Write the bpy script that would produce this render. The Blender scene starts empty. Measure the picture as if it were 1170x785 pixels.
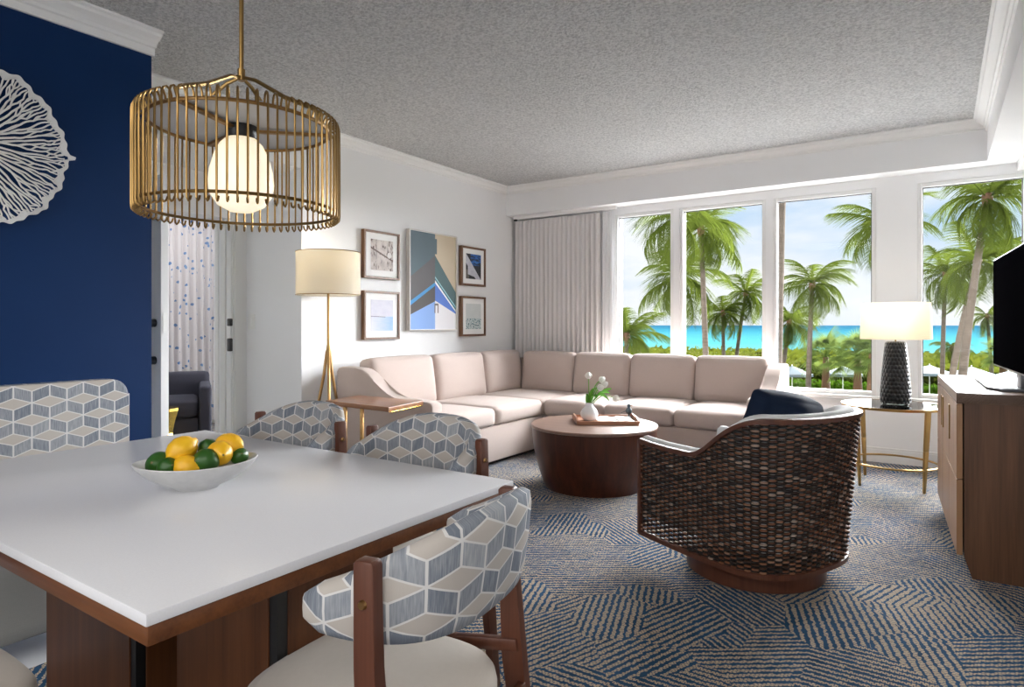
import bpy, bmesh, math, random
from mathutils import Vector, Matrix
random.seed(7)
PI = math.pi
C = bpy.context.scene.collection
sin, cos, R = math.sin, math.cos, math.radians

# ---------------------------------------------------------------- nodes
class S:
    """socket wrapper so that procedural patterns read as formulas"""
    def __init__(s, nt, so): s.nt, s.so = nt, so
    def _m(s, op, *a):
        n = s.nt.nodes.new('ShaderNodeMath'); n.operation = op
        for i, v in enumerate((s,) + a):
            if isinstance(v, S): s.nt.links.new(v.so, n.inputs[i])
            else: n.inputs[i].default_value = v
        return S(s.nt, n.outputs[0])
    def __add__(s, o): return s._m('ADD', o)
    __radd__ = __add__
    def __mul__(s, o): return s._m('MULTIPLY', o)
    __rmul__ = __mul__
    def __sub__(s, o): return s._m('SUBTRACT', o)
    def __rsub__(s, o): return (s * -1) + o
    def __truediv__(s, o): return s._m('DIVIDE', o)
    def __gt__(s, o): return s._m('GREATER_THAN', o)
    def __lt__(s, o): return s._m('LESS_THAN', o)
    def abs(s): return s._m('ABSOLUTE')
    def min(s, o): return s._m('MINIMUM', o)
    def max(s, o): return s._m('MAXIMUM', o)
    def fmod(s, o): return s._m('FLOORED_MODULO', o)
    def floor(s): return s._m('FLOOR')
    def fract(s): return s._m('FRACT')
    def sin(s): return s._m('SINE')
    def cos(s): return s._m('COSINE')
    def clamp(s): return s.max(0.0).min(1.0)

class Mat:
    def __init__(s, name, rough=.5, metal=0., spec=.5, color=None):
        s.m = bpy.data.materials.new(name); s.m.use_nodes = True
        s.nt = s.m.node_tree; s.b = s.nt.nodes['Principled BSDF']
        s.b.inputs['Roughness'].default_value = rough
        s.b.inputs['Metallic'].default_value = metal
        s.b.inputs['Specular IOR Level'].default_value = spec
        if color: s.b.inputs['Base Color'].default_value = (*color, 1)
    def coord(s, kind='Object'):
        n = s.nt.nodes.new('ShaderNodeTexCoord')
        x = s.nt.nodes.new('ShaderNodeSeparateXYZ'); s.nt.links.new(n.outputs[kind], x.inputs[0])
        return [S(s.nt, o) for o in x.outputs]
    def pos(s):
        n = s.nt.nodes.new('ShaderNodeNewGeometry')
        x = s.nt.nodes.new('ShaderNodeSeparateXYZ'); s.nt.links.new(n.outputs['Position'], x.inputs[0])
        return [S(s.nt, o) for o in x.outputs]
    def vec(s, x, y=0., z=0.):
        n = s.nt.nodes.new('ShaderNodeCombineXYZ')
        for i, v in enumerate((x, y, z)):
            if isinstance(v, S): s.nt.links.new(v.so, n.inputs[i])
            else: n.inputs[i].default_value = v
        return S(s.nt, n.outputs[0])
    def noise(s, v, scale=5, detail=2, rough=.5, col=False):
        n = s.nt.nodes.new('ShaderNodeTexNoise'); s.nt.links.new(v.so, n.inputs['Vector'])
        n.inputs['Scale'].default_value = scale; n.inputs['Detail'].default_value = detail
        n.inputs['Roughness'].default_value = rough
        return S(s.nt, n.outputs['Color' if col else 'Fac'])
    def voronoi(s, v, scale=5, feature='F1', metric='EUCLIDEAN', out='Distance', rnd=1.):
        n = s.nt.nodes.new('ShaderNodeTexVoronoi'); s.nt.links.new(v.so, n.inputs['Vector'])
        n.feature = feature
        if feature != 'DISTANCE_TO_EDGE': n.distance = metric
        n.inputs['Scale'].default_value = scale; n.inputs['Randomness'].default_value = rnd
        return S(s.nt, n.outputs[out])
    def white(s, v):
        n = s.nt.nodes.new('ShaderNodeTexWhiteNoise'); s.nt.links.new(v.so, n.inputs['Vector'])
        return S(s.nt, n.outputs['Value'])
    def ramp(s, f, stops, interp='LINEAR'):
        n = s.nt.nodes.new('ShaderNodeValToRGB'); s.nt.links.new(f.so, n.inputs[0])
        r = n.color_ramp; r.interpolation = interp
        while len(r.elements) < len(stops): r.elements.new(.5)
        for e, (p, c) in zip(r.elements, stops): e.position = p; e.color = (*c, 1)
        return S(s.nt, n.outputs[0])
    def mix(s, f, a, b, mode='MIX'):
        n = s.nt.nodes.new('ShaderNodeMix'); n.data_type = 'RGBA'; n.blend_type = mode
        for i, v in ((0, f), (6, a), (7, b)):
            if isinstance(v, S): s.nt.links.new(v.so, n.inputs[i])
            else: n.inputs[i].default_value = v if i == 0 else (*v, 1)
        return S(s.nt, n.outputs[2])
    def set(s, name, v): s.nt.links.new(v.so, s.b.inputs[name]); return s
    def color(s, v): return s.set('Base Color', v)
    def bump(s, h, strength=.3, dist=.01):
        n = s.nt.nodes.new('ShaderNodeBump'); s.nt.links.new(h.so, n.inputs['Height'])
        n.inputs['Strength'].default_value = strength; n.inputs['Distance'].default_value = dist
        s.nt.links.new(n.outputs[0], s.b.inputs['Normal']); return s

M = {}
def plain(name, col, rough=.5, metal=0., spec=.5): M[name] = Mat(name, rough, metal, spec, col).m; return M[name]

plain('paint_white', (.86, .865, .87), .6, 0, .2)
plain('trim_white', (.82, .82, .81), .35)
plain('switch_white', (.85, .85, .83), .3)
plain('black_metal', (.012, .012, .013), .35)
plain('gasket', (.02, .02, .02), .6)
plain('brass', (.33, .205, .075), .28, 1.)
plain('brass_dark', (.36, .21, .085), .32, 1.)
plain('gold', (.80, .55, .12), .18, 1.)
plain('mat_board', (.88, .88, .87), .8)
plain('white_frame', (.66, .63, .60), .4)
plain('vase_white', (.82, .84, .86), .35)
plain('petal_white', (.88, .87, .82), .6)
plain('tulip_green', (.12, .36, .03), .45)
plain('tv_black', (.004, .004, .005), .5, 0, .0)
plain('tv_edge', (.12, .12, .13), .3, .6)
plain('paper', (.82, .82, .80), .6)
plain('bird_dark', (.04, .06, .07), .4)
plain('navy_fabric', (.006, .014, .035), .85, 0, .2)
plain('stone_floor', (.62, .63, .66), .3)
plain('armchair_cloth', (.050, .050, .068), .9, 0, .2)
plain('plinth_dark', (.02, .015, .012), .6)
plain('lime_stem', (.16, .13, .05), .7)
plain('reflector', (.80, .79, .76), .8)  # pale surface of the unseen slabs added to bounce daylight indoors
plain('umbrella_cloth', (.13, .17, .20), .8)
plain('lounger_blue', (.02, .10, .35), .7)
plain('lounger_red', (.50, .07, .04), .7)

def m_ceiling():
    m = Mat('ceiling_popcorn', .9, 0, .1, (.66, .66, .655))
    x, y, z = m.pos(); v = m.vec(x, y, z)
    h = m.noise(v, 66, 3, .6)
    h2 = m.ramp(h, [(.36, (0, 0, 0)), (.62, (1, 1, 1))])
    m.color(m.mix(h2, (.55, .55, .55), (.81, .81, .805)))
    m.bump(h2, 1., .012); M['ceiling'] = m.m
m_ceiling()
def m_blue():
    m = Mat('navy_paint', .6, 0, .15); x, y, z = m.pos()
    n = m.noise(m.vec(x, y, z), 1.5, 2)
    m.color(m.mix(n, (.0016, .016, .068), (.0026, .024, .092)))
    m.bump(m.noise(m.vec(x, y, z), 120, 2), .1, .001); M['navy_paint'] = m.m
m_blue()

def m_carpet():
    m = Mat('carpet_weave', .95, 0, .1); x, y, z = m.pos()
    # sheared lattice of angular patches, each with stripes in its own direction
    w = m.noise(m.vec(x, y, 0.), 1.3, 1)
    xs = x + (w - .5) * .25; ys = y * 1.0 + (w - .5) * .25
    v = m.vec(xs, ys, 0.)
    vc = m.nt.nodes.new('ShaderNodeTexVoronoi'); vc.distance = 'MANHATTAN'
    m.nt.links.new(v.so, vc.inputs['Vector']); vc.inputs['Scale'].default_value = 2.6; vc.inputs['Randomness'].default_value = .75
    sc = m.nt.nodes.new('ShaderNodeSeparateColor'); m.nt.links.new(vc.outputs['Color'], sc.inputs[0])
    r1, r2, r3 = [S(m.nt, o) for o in sc.outputs[:3]]
    ang = (r1 * 5).floor() * (PI / 5) + .30
    u = x * ang.cos() + y * ang.sin()
    t = y * ang.cos() - x * ang.sin()
    jit = (m.noise(m.vec(x, y, 0.), 45, 2) - .5) * .026
    period = .026 + r3 * .005
    st = ((u + jit) / period)
    tri = (st.fract() - .5).abs() * 2            # 0..1 triangle
    dash = ((t / .0145) + st.floor() * .5).fract()
    low = m.noise(m.vec(x, y, 3.), 2.2, 2)
    thr = .12 + low * .74
    beige = (tri > thr) * ((dash > .26)._m('MAXIMUM', .12))
    speck = m.noise(m.vec(x, y, 0.), 160, 1)
    beige = (beige * (.55 + speck * .9)).clamp()
    blue = m.mix(m.noise(m.vec(x, y, 1.), 9, 2), (.012, .032, .066), (.034, .105, .210))
    bei = m.mix(m.noise(m.vec(x, y, 5.), 60, 1), (.35, .275, .19), (.62, .51, .38))
    m.color(m.mix(beige, blue, bei))
    m.bump(beige * .6 + m.noise(m.vec(x, y, 0.), 300, 1) * .6, .5, .004); M['carpet'] = m.m
m_carpet()

def m_wood(name, dark, light, axis=2, rough=.38, scale=1., kind='Object'):
    """long grain running along the chosen axis of the part"""
    m = Mat(name, rough, 0, .4); c = m.coord(kind)
    k = [9., 9., 9.]; k[axis] = .55
    v = m.vec(c[0] * (k[0] * scale), c[1] * (k[1] * scale), c[2] * (k[2] * scale))
    a = m.noise(v, 2.2, 4, .6)
    k2 = [60., 60., 60.]; k2[axis] = 1.6
    b = m.noise(m.vec(c[0] * k2[0], c[1] * k2[1], c[2] * k2[2]), 2.5, 2)
    f = (a * 1.5 - .35 + (b - .5) * .5).clamp()
    m.color(m.mix(f, dark, light)); m.bump(b, .08, .001); M[name] = m.m
m_wood('walnut_x', (.075, .022, .006), (.20, .072, .022), 0)
m_wood('walnut_y', (.075, .022, .006), (.20, .072, .022), 1)
m_wood('walnut_z', (.055, .017, .005), (.155, .055, .018), 2)
m_wood('chair_wood', (.070, .022, .012), (.150, .055, .030), 2, .35)
m_wood('drum_wood', (.030, .0075, .0035), (.105, .028, .011), 2, .33)
m_wood('drum_top', (.17, .10, .075), (.30, .20, .155), 0, .30)
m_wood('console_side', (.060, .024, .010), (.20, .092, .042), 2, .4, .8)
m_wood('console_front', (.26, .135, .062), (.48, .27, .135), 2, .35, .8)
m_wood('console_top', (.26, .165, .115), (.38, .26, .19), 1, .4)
m_wood('side_table_wood', (.17, .065, .022), (.33, .14, .055), 0, .3)
m_wood('frame_wood', (.10, .045, .022), (.24, .125, .065), 2, .4)
m_wood('tray_wood', (.30, .13, .07), (.50, .25, .15), 0, .35)

def m_quartz():
    m = Mat('quartz', .22, 0, .5); x, y, z = m.pos()
    n = m.noise(m.vec(x, y, z), 260, 1)
    m.color(m.mix(n, (.72, .72, .75), (.78, .78, .81))); M['quartz'] = m.m
m_quartz()

def m_cloth(name, a, b, sc=900, bump=.25, wr=4):
    m = Mat(name, .92, 0, .15); x, y, z = m.coord()
    v = m.vec(x, y, z)
    th = (m.noise(m.vec(x * 900, y * 900, z * 60), 1, 1) + m.noise(m.vec(x * 60, y * 60, z * 900), 1, 1)) * .5
    big = m.noise(v, wr, 2)
    m.color(m.mix((th * .8 + big * .4 - .1).clamp(), a, b))
    m.bump(th * .4 + big * 1.2, bump, .006)
    m.b.inputs['Sheen Weight'].default_value = .15
    M[name] = m.m
m_cloth('sofa_cloth', (.46, .375, .338), (.60, .505, .460))
m_cloth('curtain_cloth', (.66, .635, .625), (.78, .76, .75), bump=.05)
m_cloth('leather_cream', (.47, .42, .37), (.54, .49, .43), bump=.08, wr=9)
m_cloth('grey_uphol', (.22, .22, .21), (.30, .29, .28))
m_cloth('inner_uphol', (.68, .68, .67), (.76, .76, .75))

def m_sheer():
    m = Mat('sheer', .8, 0, .1, (.85, .85, .86))
    m.b.inputs['Transmission Weight'].default_value = .0
    M['sheer'] = m.m
m_sheer()

def m_blocks():
    """tumbling-block cloth: hexagons cut in three lozenges (UV in metres)"""
    m = Mat('tumbling_blocks', .85, 0, .2); uv = m.coord('UV')
    x = uv[0] / .102; y = uv[1] / .074
    s3 = math.sqrt(3)
    ax = x.fmod(1.) - .5; ay = y.fmod(s3) - s3 / 2
    bx = (x + .5).fmod(1.) - .5; by = (y + s3 / 2).fmod(s3) - s3 / 2
    pick = (ax * ax + ay * ay) < (bx * bx + by * by)
    qx = pick * ax + (1 - pick) * bx; qy = pick * ay + (1 - pick) * by
    ident = m.white(m.vec((x - qx) * 2, (y - qy) * 2, 0.))
    axx = qx.abs()
    k = qy * .866 - axx * .5
    top = k > 0
    hexd = .5 - axx.max(axx * .5 + qy.abs() * .866)
    lower = qy < 0
    d2 = axx + (1 - lower) * 9
    line = k.abs().min(hexd).min(d2) < .022
    side = qx > 0
    streak = m.noise(m.vec(x * 26, y * 1.3 + ident * 20, side * 5), 1.5, 2)
    big = m.noise(m.vec(x, y, 0.), .9, 1)
    sh = (streak * 1.3 - .35 + (ident - .5) * .45 + (side - .5) * ((ident > .5) - .5) * .4).clamp()
    blue = m.mix(sh, (.16, .182, .22), (.43, .44, .455))
    beige = m.mix(big * .5 + ident * .5, (.41, .37, .335), (.50, .46, .42))
    col = m.mix(top, blue, beige)
    col = m.mix(line, col, (.62, .61, .60))
    m.color(col); m.bump(streak, .12, .001); M['blocks'] = m.m
m_blocks()

def m_wicker():
    m = Mat('wicker', .5, 0, .45); uv = m.coord('UV')
    row = uv[1]; seg = (uv[0] / .062 + row * .5)
    r = m.white(m.vec(seg.floor(), row, 0.))
    f = (seg.fract() - .25).abs()
    c = m.ramp(r, [(0, (.015, .008, .006)), (.30, (.060, .024, .012)), (.65, (.19, .070, .032)), (.90, (.33, .17, .10)), (1, (.42, .33, .27))])
    m.color(m.mix((f * 9 - 1.5).clamp(), c, (.005, .004, .004)))  # strands painted near-black in the weave's troughs, imitating shade there
    M['wicker'] = m.m
    plain('wicker_stake', (.012, .008, .006), .7)
m_wicker()

def m_shade(name, col, emis):
    m = Mat(name, .85, 0, .1, col)
    nt = m.nt; tr = nt.nodes.new('ShaderNodeBsdfTranslucent'); tr.inputs[0].default_value = (.93, .87, .74, 1)
    mx = nt.nodes.new('ShaderNodeMixShader'); mx.inputs[0].default_value = .65
    out = nt.nodes['Material Output']
    nt.links.new(m.b.outputs[0], mx.inputs[1]); nt.links.new(tr.outputs[0], mx.inputs[2]); nt.links.new(mx.outputs[0], out.inputs[0])
    M[name] = m.m
m_shade('lamp_linen', (.88, .87, .84), 0)
def m_opal():
    m = Mat('opal_glass', .25, 0, .5, (.9, .85, .75))
    m.b.inputs['Emission Color'].default_value = (1., .84, .58, 1); m.b.inputs['Emission Strength'].default_value = .60
    M['opal'] = m.m
m_opal()
plain('frosted_disc', (.50, .51, .54), .35)

def m_glass(name, tint=(1, 1, 1), gloss=1.):
    m = Mat(name); nt = m.nt
    t = nt.nodes.new('ShaderNodeBsdfTransparent'); t.inputs[0].default_value = (*tint, 1)
    g = nt.nodes.new('ShaderNodeBsdfGlossy'); g.inputs['Roughness'].default_value = .02
    fr = nt.nodes.new('ShaderNodeFresnel'); fr.inputs[0].default_value = 1.45
    mu = nt.nodes.new('ShaderNodeMath'); mu.operation = 'MULTIPLY'; mu.inputs[1].default_value = gloss
    mx = nt.nodes.new('ShaderNodeMixShader'); nt.links.new(fr.outputs[0], mu.inputs[0]); nt.links.new(mu.outputs[0], mx.inputs[0])
    nt.links.new(t.outputs[0], mx.inputs[1]); nt.links.new(g.outputs[0], mx.inputs[2])
    nt.links.new(mx.outputs[0], nt.nodes['Material Output'].inputs[0]); M[name] = m.m
m_glass('window_glass', (.99, .995, 1), .15)
m_glass('table_glass', (.84, .92, .90), 1.)

def m_ceramic():
    m = Mat('black_ceramic', .38, 0, .5, (.010, .010, .011)); uv = m.coord('UV')
    x = uv[0] / .030; y = uv[1] / .030
    r = (y).floor()
    fx = (x + r * .5).fract() - .5; fy = y.fract() - .5
    d = 1 - (fx * fx + fy * fy) * 3.2
    m.bump(d.clamp(), 1., .010); M['black_ceramic'] = m.m
m_ceramic()
def m_fruit(name, a, b):
    m = Mat(name, .36, 0, .5); x, y, z = m.coord(); v = m.vec(x, y, z)
    m.color(m.mix(m.noise(v, 18, 2), a, b)); m.bump(m.noise(v, 260, 1), .25, .001); M[name] = m.m
m_fruit('lemon_skin', (.80, .36, .008), (.88, .56, .02))
m_fruit('lime_skin', (.010, .055, .006), (.035, .135, .012))
def m_bowl():
    m = Mat('bowl_ceramic', .35, 0, .5); x, y, z = m.coord()
    m.color(m.mix(m.noise(m.vec(x, y, z), 40, 3), (.50, .50, .50), (.68, .68, .67))); M['bowl'] = m.m
m_bowl()
plain('coral_white', (.66, .65, .64), .5)
def m_print():
    m = Mat('curtain_print', .9, 0, .1); uv = m.coord('UV')
    v = m.vec(uv[0] * 1.0, uv[1], 0.)
    a = m.voronoi(v, 13, 'F1', 'EUCLIDEAN', 'Distance')
    n = m.noise(v, 22, 3)
    spot = (a + (n - .5) * .55) < .22
    m.color(m.mix(spot, (.56, .53, .54), m.mix(m.noise(v, 3, 1), (.03, .10, .28), (.22, .32, .48)))); M['curtain_print'] = m.m
m_print()

# outdoors
def m_leafy(name, a, b, tr=.35):
    m = Mat(name, .7, 0, .0); x, y, z = m.pos()
    m.color(m.mix(m.noise(m.vec(x, y, z), 2.0, 3), a, b))
    nt = m.nt; t = nt.nodes.new('ShaderNodeBsdfTranslucent'); t.inputs[0].default_value = (b[0], b[1], b[2] * .7, 1)
    mx = nt.nodes.new('ShaderNodeMixShader'); mx.inputs[0].default_value = tr
    nt.links.new(m.b.outputs[0], mx.inputs[1]); nt.links.new(t.outputs[0], mx.inputs[2]); nt.links.new(mx.outputs[0], nt.nodes['Material Output'].inputs[0])
    M[name] = m.m
m_leafy('frond_green', (.010, .026, .006), (.105, .135, .026))
m_leafy('fan_green', (.06, .11, .03), (.16, .21, .07))
m_leafy('hedge_green', (.010, .032, .004), (.07, .14, .012), .15)
m_leafy('scrub', (.04, .062, .01), (.105, .12, .02), .2)
def m_trunk():
    m = Mat('palm_bark', .9, 0, .1); x, y, z = m.coord()
    rings = m.noise(m.vec(x * 2, y * 2, z * 9), 1.4, 2)
    m.color(m.mix(rings, (.060, .046, .036), (.165, .135, .11))); m.bump(rings, .8, .04); M['bark'] = m.m
m_trunk()
plain('husk', (.12, .06, .03), .8)
def m_ground():
    m = Mat('lawn', .95, 0, .05); x, y, z = m.pos()
    m.color(m.mix(m.noise(m.vec(x, y, z), .4, 4), (.025, .05, .008), (.07, .09, .02))); M['lawn'] = m.m
m_ground()
def m_sea():
    m = Mat('sea_water', .8, 0, .0); x, y, z = m.pos()
    far = ((y - 130) / 1500).clamp()
    w = m.noise(m.vec(x * .012, y * .05, 0.), 1.6, 3)
    c = m.ramp((far._m('POWER', .6) + (w - .5) * .25).clamp(), [(0, (.055, .135, .13)), (.22, (.028, .115, .128)), (.55, (.014, .075, .10)), (1, (.010, .045, .075))])
    m.color(c); m.bump(m.noise(m.vec(x * .2, y * .8, 0.), 1, 3), .3, .4); M['sea'] = m.m
m_sea()

# ---------------------------------------------------------------- mesh helpers
def NB(): return bmesh.new()
def T(bm, verts, mat): bmesh.ops.transform(bm, matrix=mat, verts=verts)
def add_box(bm, x0, x1, y0, y1, z0, z1, bev=0., seg=2, rot=None, piv=None):
    old = set(bm.verts); r = bmesh.ops.create_cube(bm, size=1.)
    vs = r['verts']
    T(bm, vs, Matrix.Translation(((x0 + x1) / 2, (y0 + y1) / 2, (z0 + z1) / 2)) @ Matrix.Diagonal((x1 - x0, y1 - y0, z1 - z0, 1)))
    if bev > 0:
        es = list({e for v in vs for e in v.link_edges})
        bmesh.ops.bevel(bm, geom=es, offset=bev, segments=seg, profile=.5, affect='EDGES')
        vs = [v for v in bm.verts if v not in old]
    if rot is not None:
        p = Vector(piv or (0, 0, 0))
        T(bm, vs, Matrix.Translation(p) @ rot @ Matrix.Translation(-p))
    return vs
def add_soft(bm, x0, x1, y0, y1, z0, z1, r=.05, puff=(0, 0, .02), n=10, mat=None):
    """upholstered block: rounded box with bulging faces"""
    old = set(bm.verts)
    rr = bmesh.ops.create_cube(bm, size=2.)
    es = list({e for v in rr['verts'] for e in v.link_edges})
    bmesh.ops.subdivide_edges(bm, edges=es, cuts=n, use_grid_fill=True)
    vs = [v for v in bm.verts if v not in old]
    h = Vector(((x1 - x0) / 2, (y1 - y0) / 2, (z1 - z0) / 2)); c = Vector(((x1 + x0) / 2, (y1 + y0) / 2, (z1 + z0) / 2))
    for v in vs:
        q = Vector([math.copysign(1 - (1 - abs(a)) ** 1.6, a) for a in v.co])
        p = Vector((q.x * h.x, q.y * h.y, q.z * h.z))
        rads = min(r, h.x, h.y, h.z)
        inn = Vector([max(-(h[i] - rads), min(h[i] - rads, p[i])) for i in range(3)])
        d = p - inn
        if d.length > 1e-9: p = inn + d.normalized() * rads
        p.x += math.copysign(puff[0], q.x) * abs(q.x) ** 3 * (1 - q.y ** 2) * (1 - q.z ** 2)
        p.y += math.copysign(puff[1], q.y) * abs(q.y) ** 3 * (1 - q.x ** 2) * (1 - q.z ** 2)
        p.z += math.copysign(puff[2], q.z) * abs(q.z) ** 3 * (1 - q.x ** 2) * (1 - q.y ** 2)
        v.co = p
    if mat is not None: T(bm, vs, mat)
    T(bm, vs, Matrix.Translation(c))
    return vs
def add_tube(bm, pts, rad, seg=8, closed=False, caps=True):
    pts = [Vector(p) for p in pts]; n = len(pts)
    rads = rad if isinstance(rad, (list, tuple)) else [rad] * n
    rings = []; up = None
    for i, p in enumerate(pts):
        if closed: t = (pts[(i + 1) % n] - pts[i - 1])
        else: t = pts[min(i + 1, n - 1)] - pts[max(i - 1, 0)]
        t.normalize()
        if up is None:
            up = Vector((0, 0, 1)) if abs(t.z) < .9 else Vector((1, 0, 0))
        a = t.cross(up)
        if a.length < 1e-6: a = t.cross(Vector((1, 0, 0)))
        a.normalize(); b = a.cross(t).normalized(); up = b
        rings.append([bm.verts.new(p + (a * cos(2 * PI * k / seg) + b * sin(2 * PI * k / seg)) * rads[i]) for k in range(seg)])
    rng = range(n) if closed else range(n - 1)
    for i in rng:
        A, B = rings[i], rings[(i + 1) % n]
        for k in range(seg):
            bm.faces.new((A[k], A[(k + 1) % seg], B[(k + 1) % seg], B[k]))
    if caps and not closed:
        bm.faces.new(rings[0][::-1]); bm.faces.new(rings[-1])
def add_bar(bm, p0, p1, w, t, up=(0, 0, 1), bev=0., w1=None, t1=None):
    """rectangular bar from p0 to p1, w across, t along up; may taper"""
    p0, p1 = Vector(p0), Vector(p1); d = (p1 - p0).normalized(); up = Vector(up)
    a = d.cross(up).normalized(); b = a.cross(d).normalized()
    w1 = w if w1 is None else w1; t1 = t if t1 is None else t1
    vs = []
    for p, ww, tt in ((p0, w, t), (p1, w1, t1)):
        vs.append([bm.verts.new(p + a * sx * ww / 2 + b * sy * tt / 2) for sx, sy in ((-1, -1), (1, -1), (1, 1), (-1, 1))])
    A, B = vs
    fs = [bm.faces.new((A[k], A[(k + 1) % 4], B[(k + 1) % 4], B[k])) for k in range(4)]
    fs += [bm.faces.new(A[::-1]), bm.faces.new(B)]
    if bev: bmesh.ops.bevel(bm, geom=list({e for f in fs for e in f.edges}), offset=bev, segments=2, profile=.5, affect='EDGES')
def add_lathe(bm, prof, seg=40, c=(0, 0, 0), sx=1., sy=1., uv=False):
    rings = []
    for r, z in prof:
        if r < 1e-6: rings.append([bm.verts.new((c[0], c[1], c[2] + z))])
        else: rings.append([bm.verts.new((c[0] + r * sx * cos(2 * PI * k / seg), c[1] + r * sy * sin(2 * PI * k / seg), c[2] + z)) for k in range(seg)])
    lay = bm.loops.layers.uv.verify() if uv else None
    for i in range(len(rings) - 1):
        A, B = rings[i], rings[i + 1]
        for k in range(seg):
            k2 = (k + 1) % seg
            vs = [A[k % len(A)], A[k2 % len(A)], B[k2 % len(B)], B[k % len(B)]]
            u = []
            for v in vs:
                if v not in u: u.append(v)
            if len(u) >= 3:
                f = bm.faces.new(u)
                if uv:
                    w = 2 * PI * uv / seg
                    cs = [(k * w, prof[i][1]), ((k + 1) * w, prof[i][1]), ((k + 1) * w, prof[i + 1][1]), (k * w, prof[i + 1][1])]
                    for l, q in zip(f.loops, cs): l[lay].uv = q
def add_prism(bm, poly, axis, a0, a1, bev=0.):
    """extrude a polygon of (p,q) along an axis: 'x' -> (y,z), 'y' -> (x,z), 'z' -> (x,y)"""
    def P(p, q, a): return {'x': (a, p, q), 'y': (p, a, q), 'z': (p, q, a)}[axis]
    A = [bm.verts.new(P(p, q, a0)) for p, q in poly]; B = [bm.verts.new(P(p, q, a1)) for p, q in poly]
    n = len(poly)
    fs = [bm.faces.new((A[k], A[(k + 1) % n], B[(k + 1) % n], B[k])) for k in range(n)]
    fs += [bm.faces.new(A[::-1]), bm.faces.new(B)]
    if bev: bmesh.ops.bevel(bm, geom=list({e for f in fs[-2:] for e in f.edges}), offset=bev, segments=3, profile=.5, affect='EDGES')
def rrect(w, h, r, n=5, cx=0, cy=0):
    o = []
    for sx, sy, a in ((1, 1, 0), (-1, 1, 90), (-1, -1, 180), (1, -1, 270)):
        for k in range(n + 1):
            t = R(a + 90 * k / n); o.append((cx + sx * (w / 2 - r) + r * cos(t), cy + sy * (h / 2 - r) + r * sin(t)))
    return o

def obj(name, bm, mat, parent=None, smooth=True, world=False, ang=35):
    """ONE mesh object"""
    if isinstance(bm, bmesh.types.BMesh):
        if bm.verts and not bm.loops.layers.uv: pass
        bmesh.ops.recalc_face_normals(bm, faces=bm.faces[:])
        me = bpy.data.meshes.new(name); bm.to_mesh(me); bm.free()
    else: me = bm
    if world and parent is not None: me.transform(WM[parent.name].inverted())
    if mat: me.materials.clear(); me.materials.append(M[mat])
    if smooth:
        me.shade_smooth()
        me.set_sharp_from_angle(angle=R(ang))
    o = bpy.data.objects.new(name, me); C.objects.link(o)
    if parent is not None: o.parent = parent
    return o
WM = {}
def thing(name, label, cat, loc=(0, 0, 0), rz=0., group=None):
    o = bpy.data.objects.new(name, None); C.objects.link(o); o.empty_display_size = .1
    o.location = loc; o.rotation_euler = (0, 0, rz); o['label'] = label; o['category'] = cat
    if group: o['group'] = group
    WM[o.name] = Matrix.Translation(loc) @ Matrix.Rotation(rz, 4, 'Z')
    return o
def tag(o, label, cat, group=None, kind=None):
    o['label'] = label; o['category'] = cat
    if group: o['group'] = group
    if kind: o['kind'] = kind
    return o
def struct(name, bm, mat, label=None, cat=None, smooth=False):
    o = obj(name, bm, mat, None, smooth); o['kind'] = 'structure'
    if label: o['label'] = label; o['category'] = cat
    return o
def dup(root, loc, rz, label, group=None):
    r = root.copy(); C.objects.link(r); r.location = loc; r.rotation_euler = (0, 0, rz); r['label'] = label
    if group: r['group'] = group
    WM[r.name] = Matrix.Translation(loc) @ Matrix.Rotation(rz, 4, 'Z')
    for ch in list(root.children):
        c = ch.copy(); C.objects.link(c); c.parent = r
        for g in list(ch.children):
            d = g.copy(); C.objects.link(d); d.parent = c
    return r

# ---------------------------------------------------------------- the room
CZ = 2.81; XL = -4.25; YW = 6.42; XB = -3.65; XR = .64; YS = 6.20; ZS = 2.48
# floor
b = NB(); add_box(b, -2.64, 2.6, -3.1, 6.6, -.1, 0); add_box(b, -5.3, -2.64, 1.83, 6.6, -.1, 0)
struct('floor', b, 'carpet', 'blue and beige patterned carpet of striped angular patches', 'carpet')
b = NB(); add_box(b, -3.8, -2.64, -3.1, 1.83, -.1, 0); struct('floor_stone', b, 'stone_floor', 'pale smooth floor strip along the navy wall', 'floor')
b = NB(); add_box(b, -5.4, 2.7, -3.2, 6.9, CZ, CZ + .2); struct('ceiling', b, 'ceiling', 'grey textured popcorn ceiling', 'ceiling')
# walls
b = NB(); add_box(b, XB - .15, XB, -3.1, 1.83, 0, CZ)
o = struct('wall_navy', b, 'navy_paint', 'navy blue painted wall behind the dining table', 'wall')
b = NB(); add_box(b, XL - .15, XL, 3.3, 6.6, 0, CZ); add_box(b, XL - .15, XL, 1.83, 3.3, 2.45, CZ)
struct('wall_left', b, 'paint_white', 'white wall carrying five framed pictures', 'wall')
b = NB(); add_box(b, -5.3, XL - .15, 3.3, 3.45, 0, CZ); struct('wall_alcove', b, 'paint_white', 'pale wall with light switch beside the bedroom opening', 'wall')
b = NB(); add_box(b, -5.3, XB - .15, 1.68, 1.83, 0, CZ); struct('wall_closet', b, 'paint_white')
b = NB(); add_box(b, -5.23, -5.0, 3.16, 3.3, 0, CZ); add_box(b, -5.23, -5.0, 1.83, 2.1, 0, CZ); add_box(b, -5.23, -5.0, 2.1, 3.16, 2.1, CZ)
struct('wall_bedroom_opening', b, 'paint_white')
b = NB(); add_box(b, -5.0, XL - .15, 1.83, 3.3, 2.45, 2.5); struct('ceiling_alcove', b, 'paint_white')
b = NB(); add_box(b, XR, XR + .15, 1.2, 6.6, 0, CZ); add_box(b, XR + .15, 2.7, 1.2, 1.35, 0, CZ)
struct('wall_right', b, 'paint_white', 'white wall behind the television', 'wall')
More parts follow.
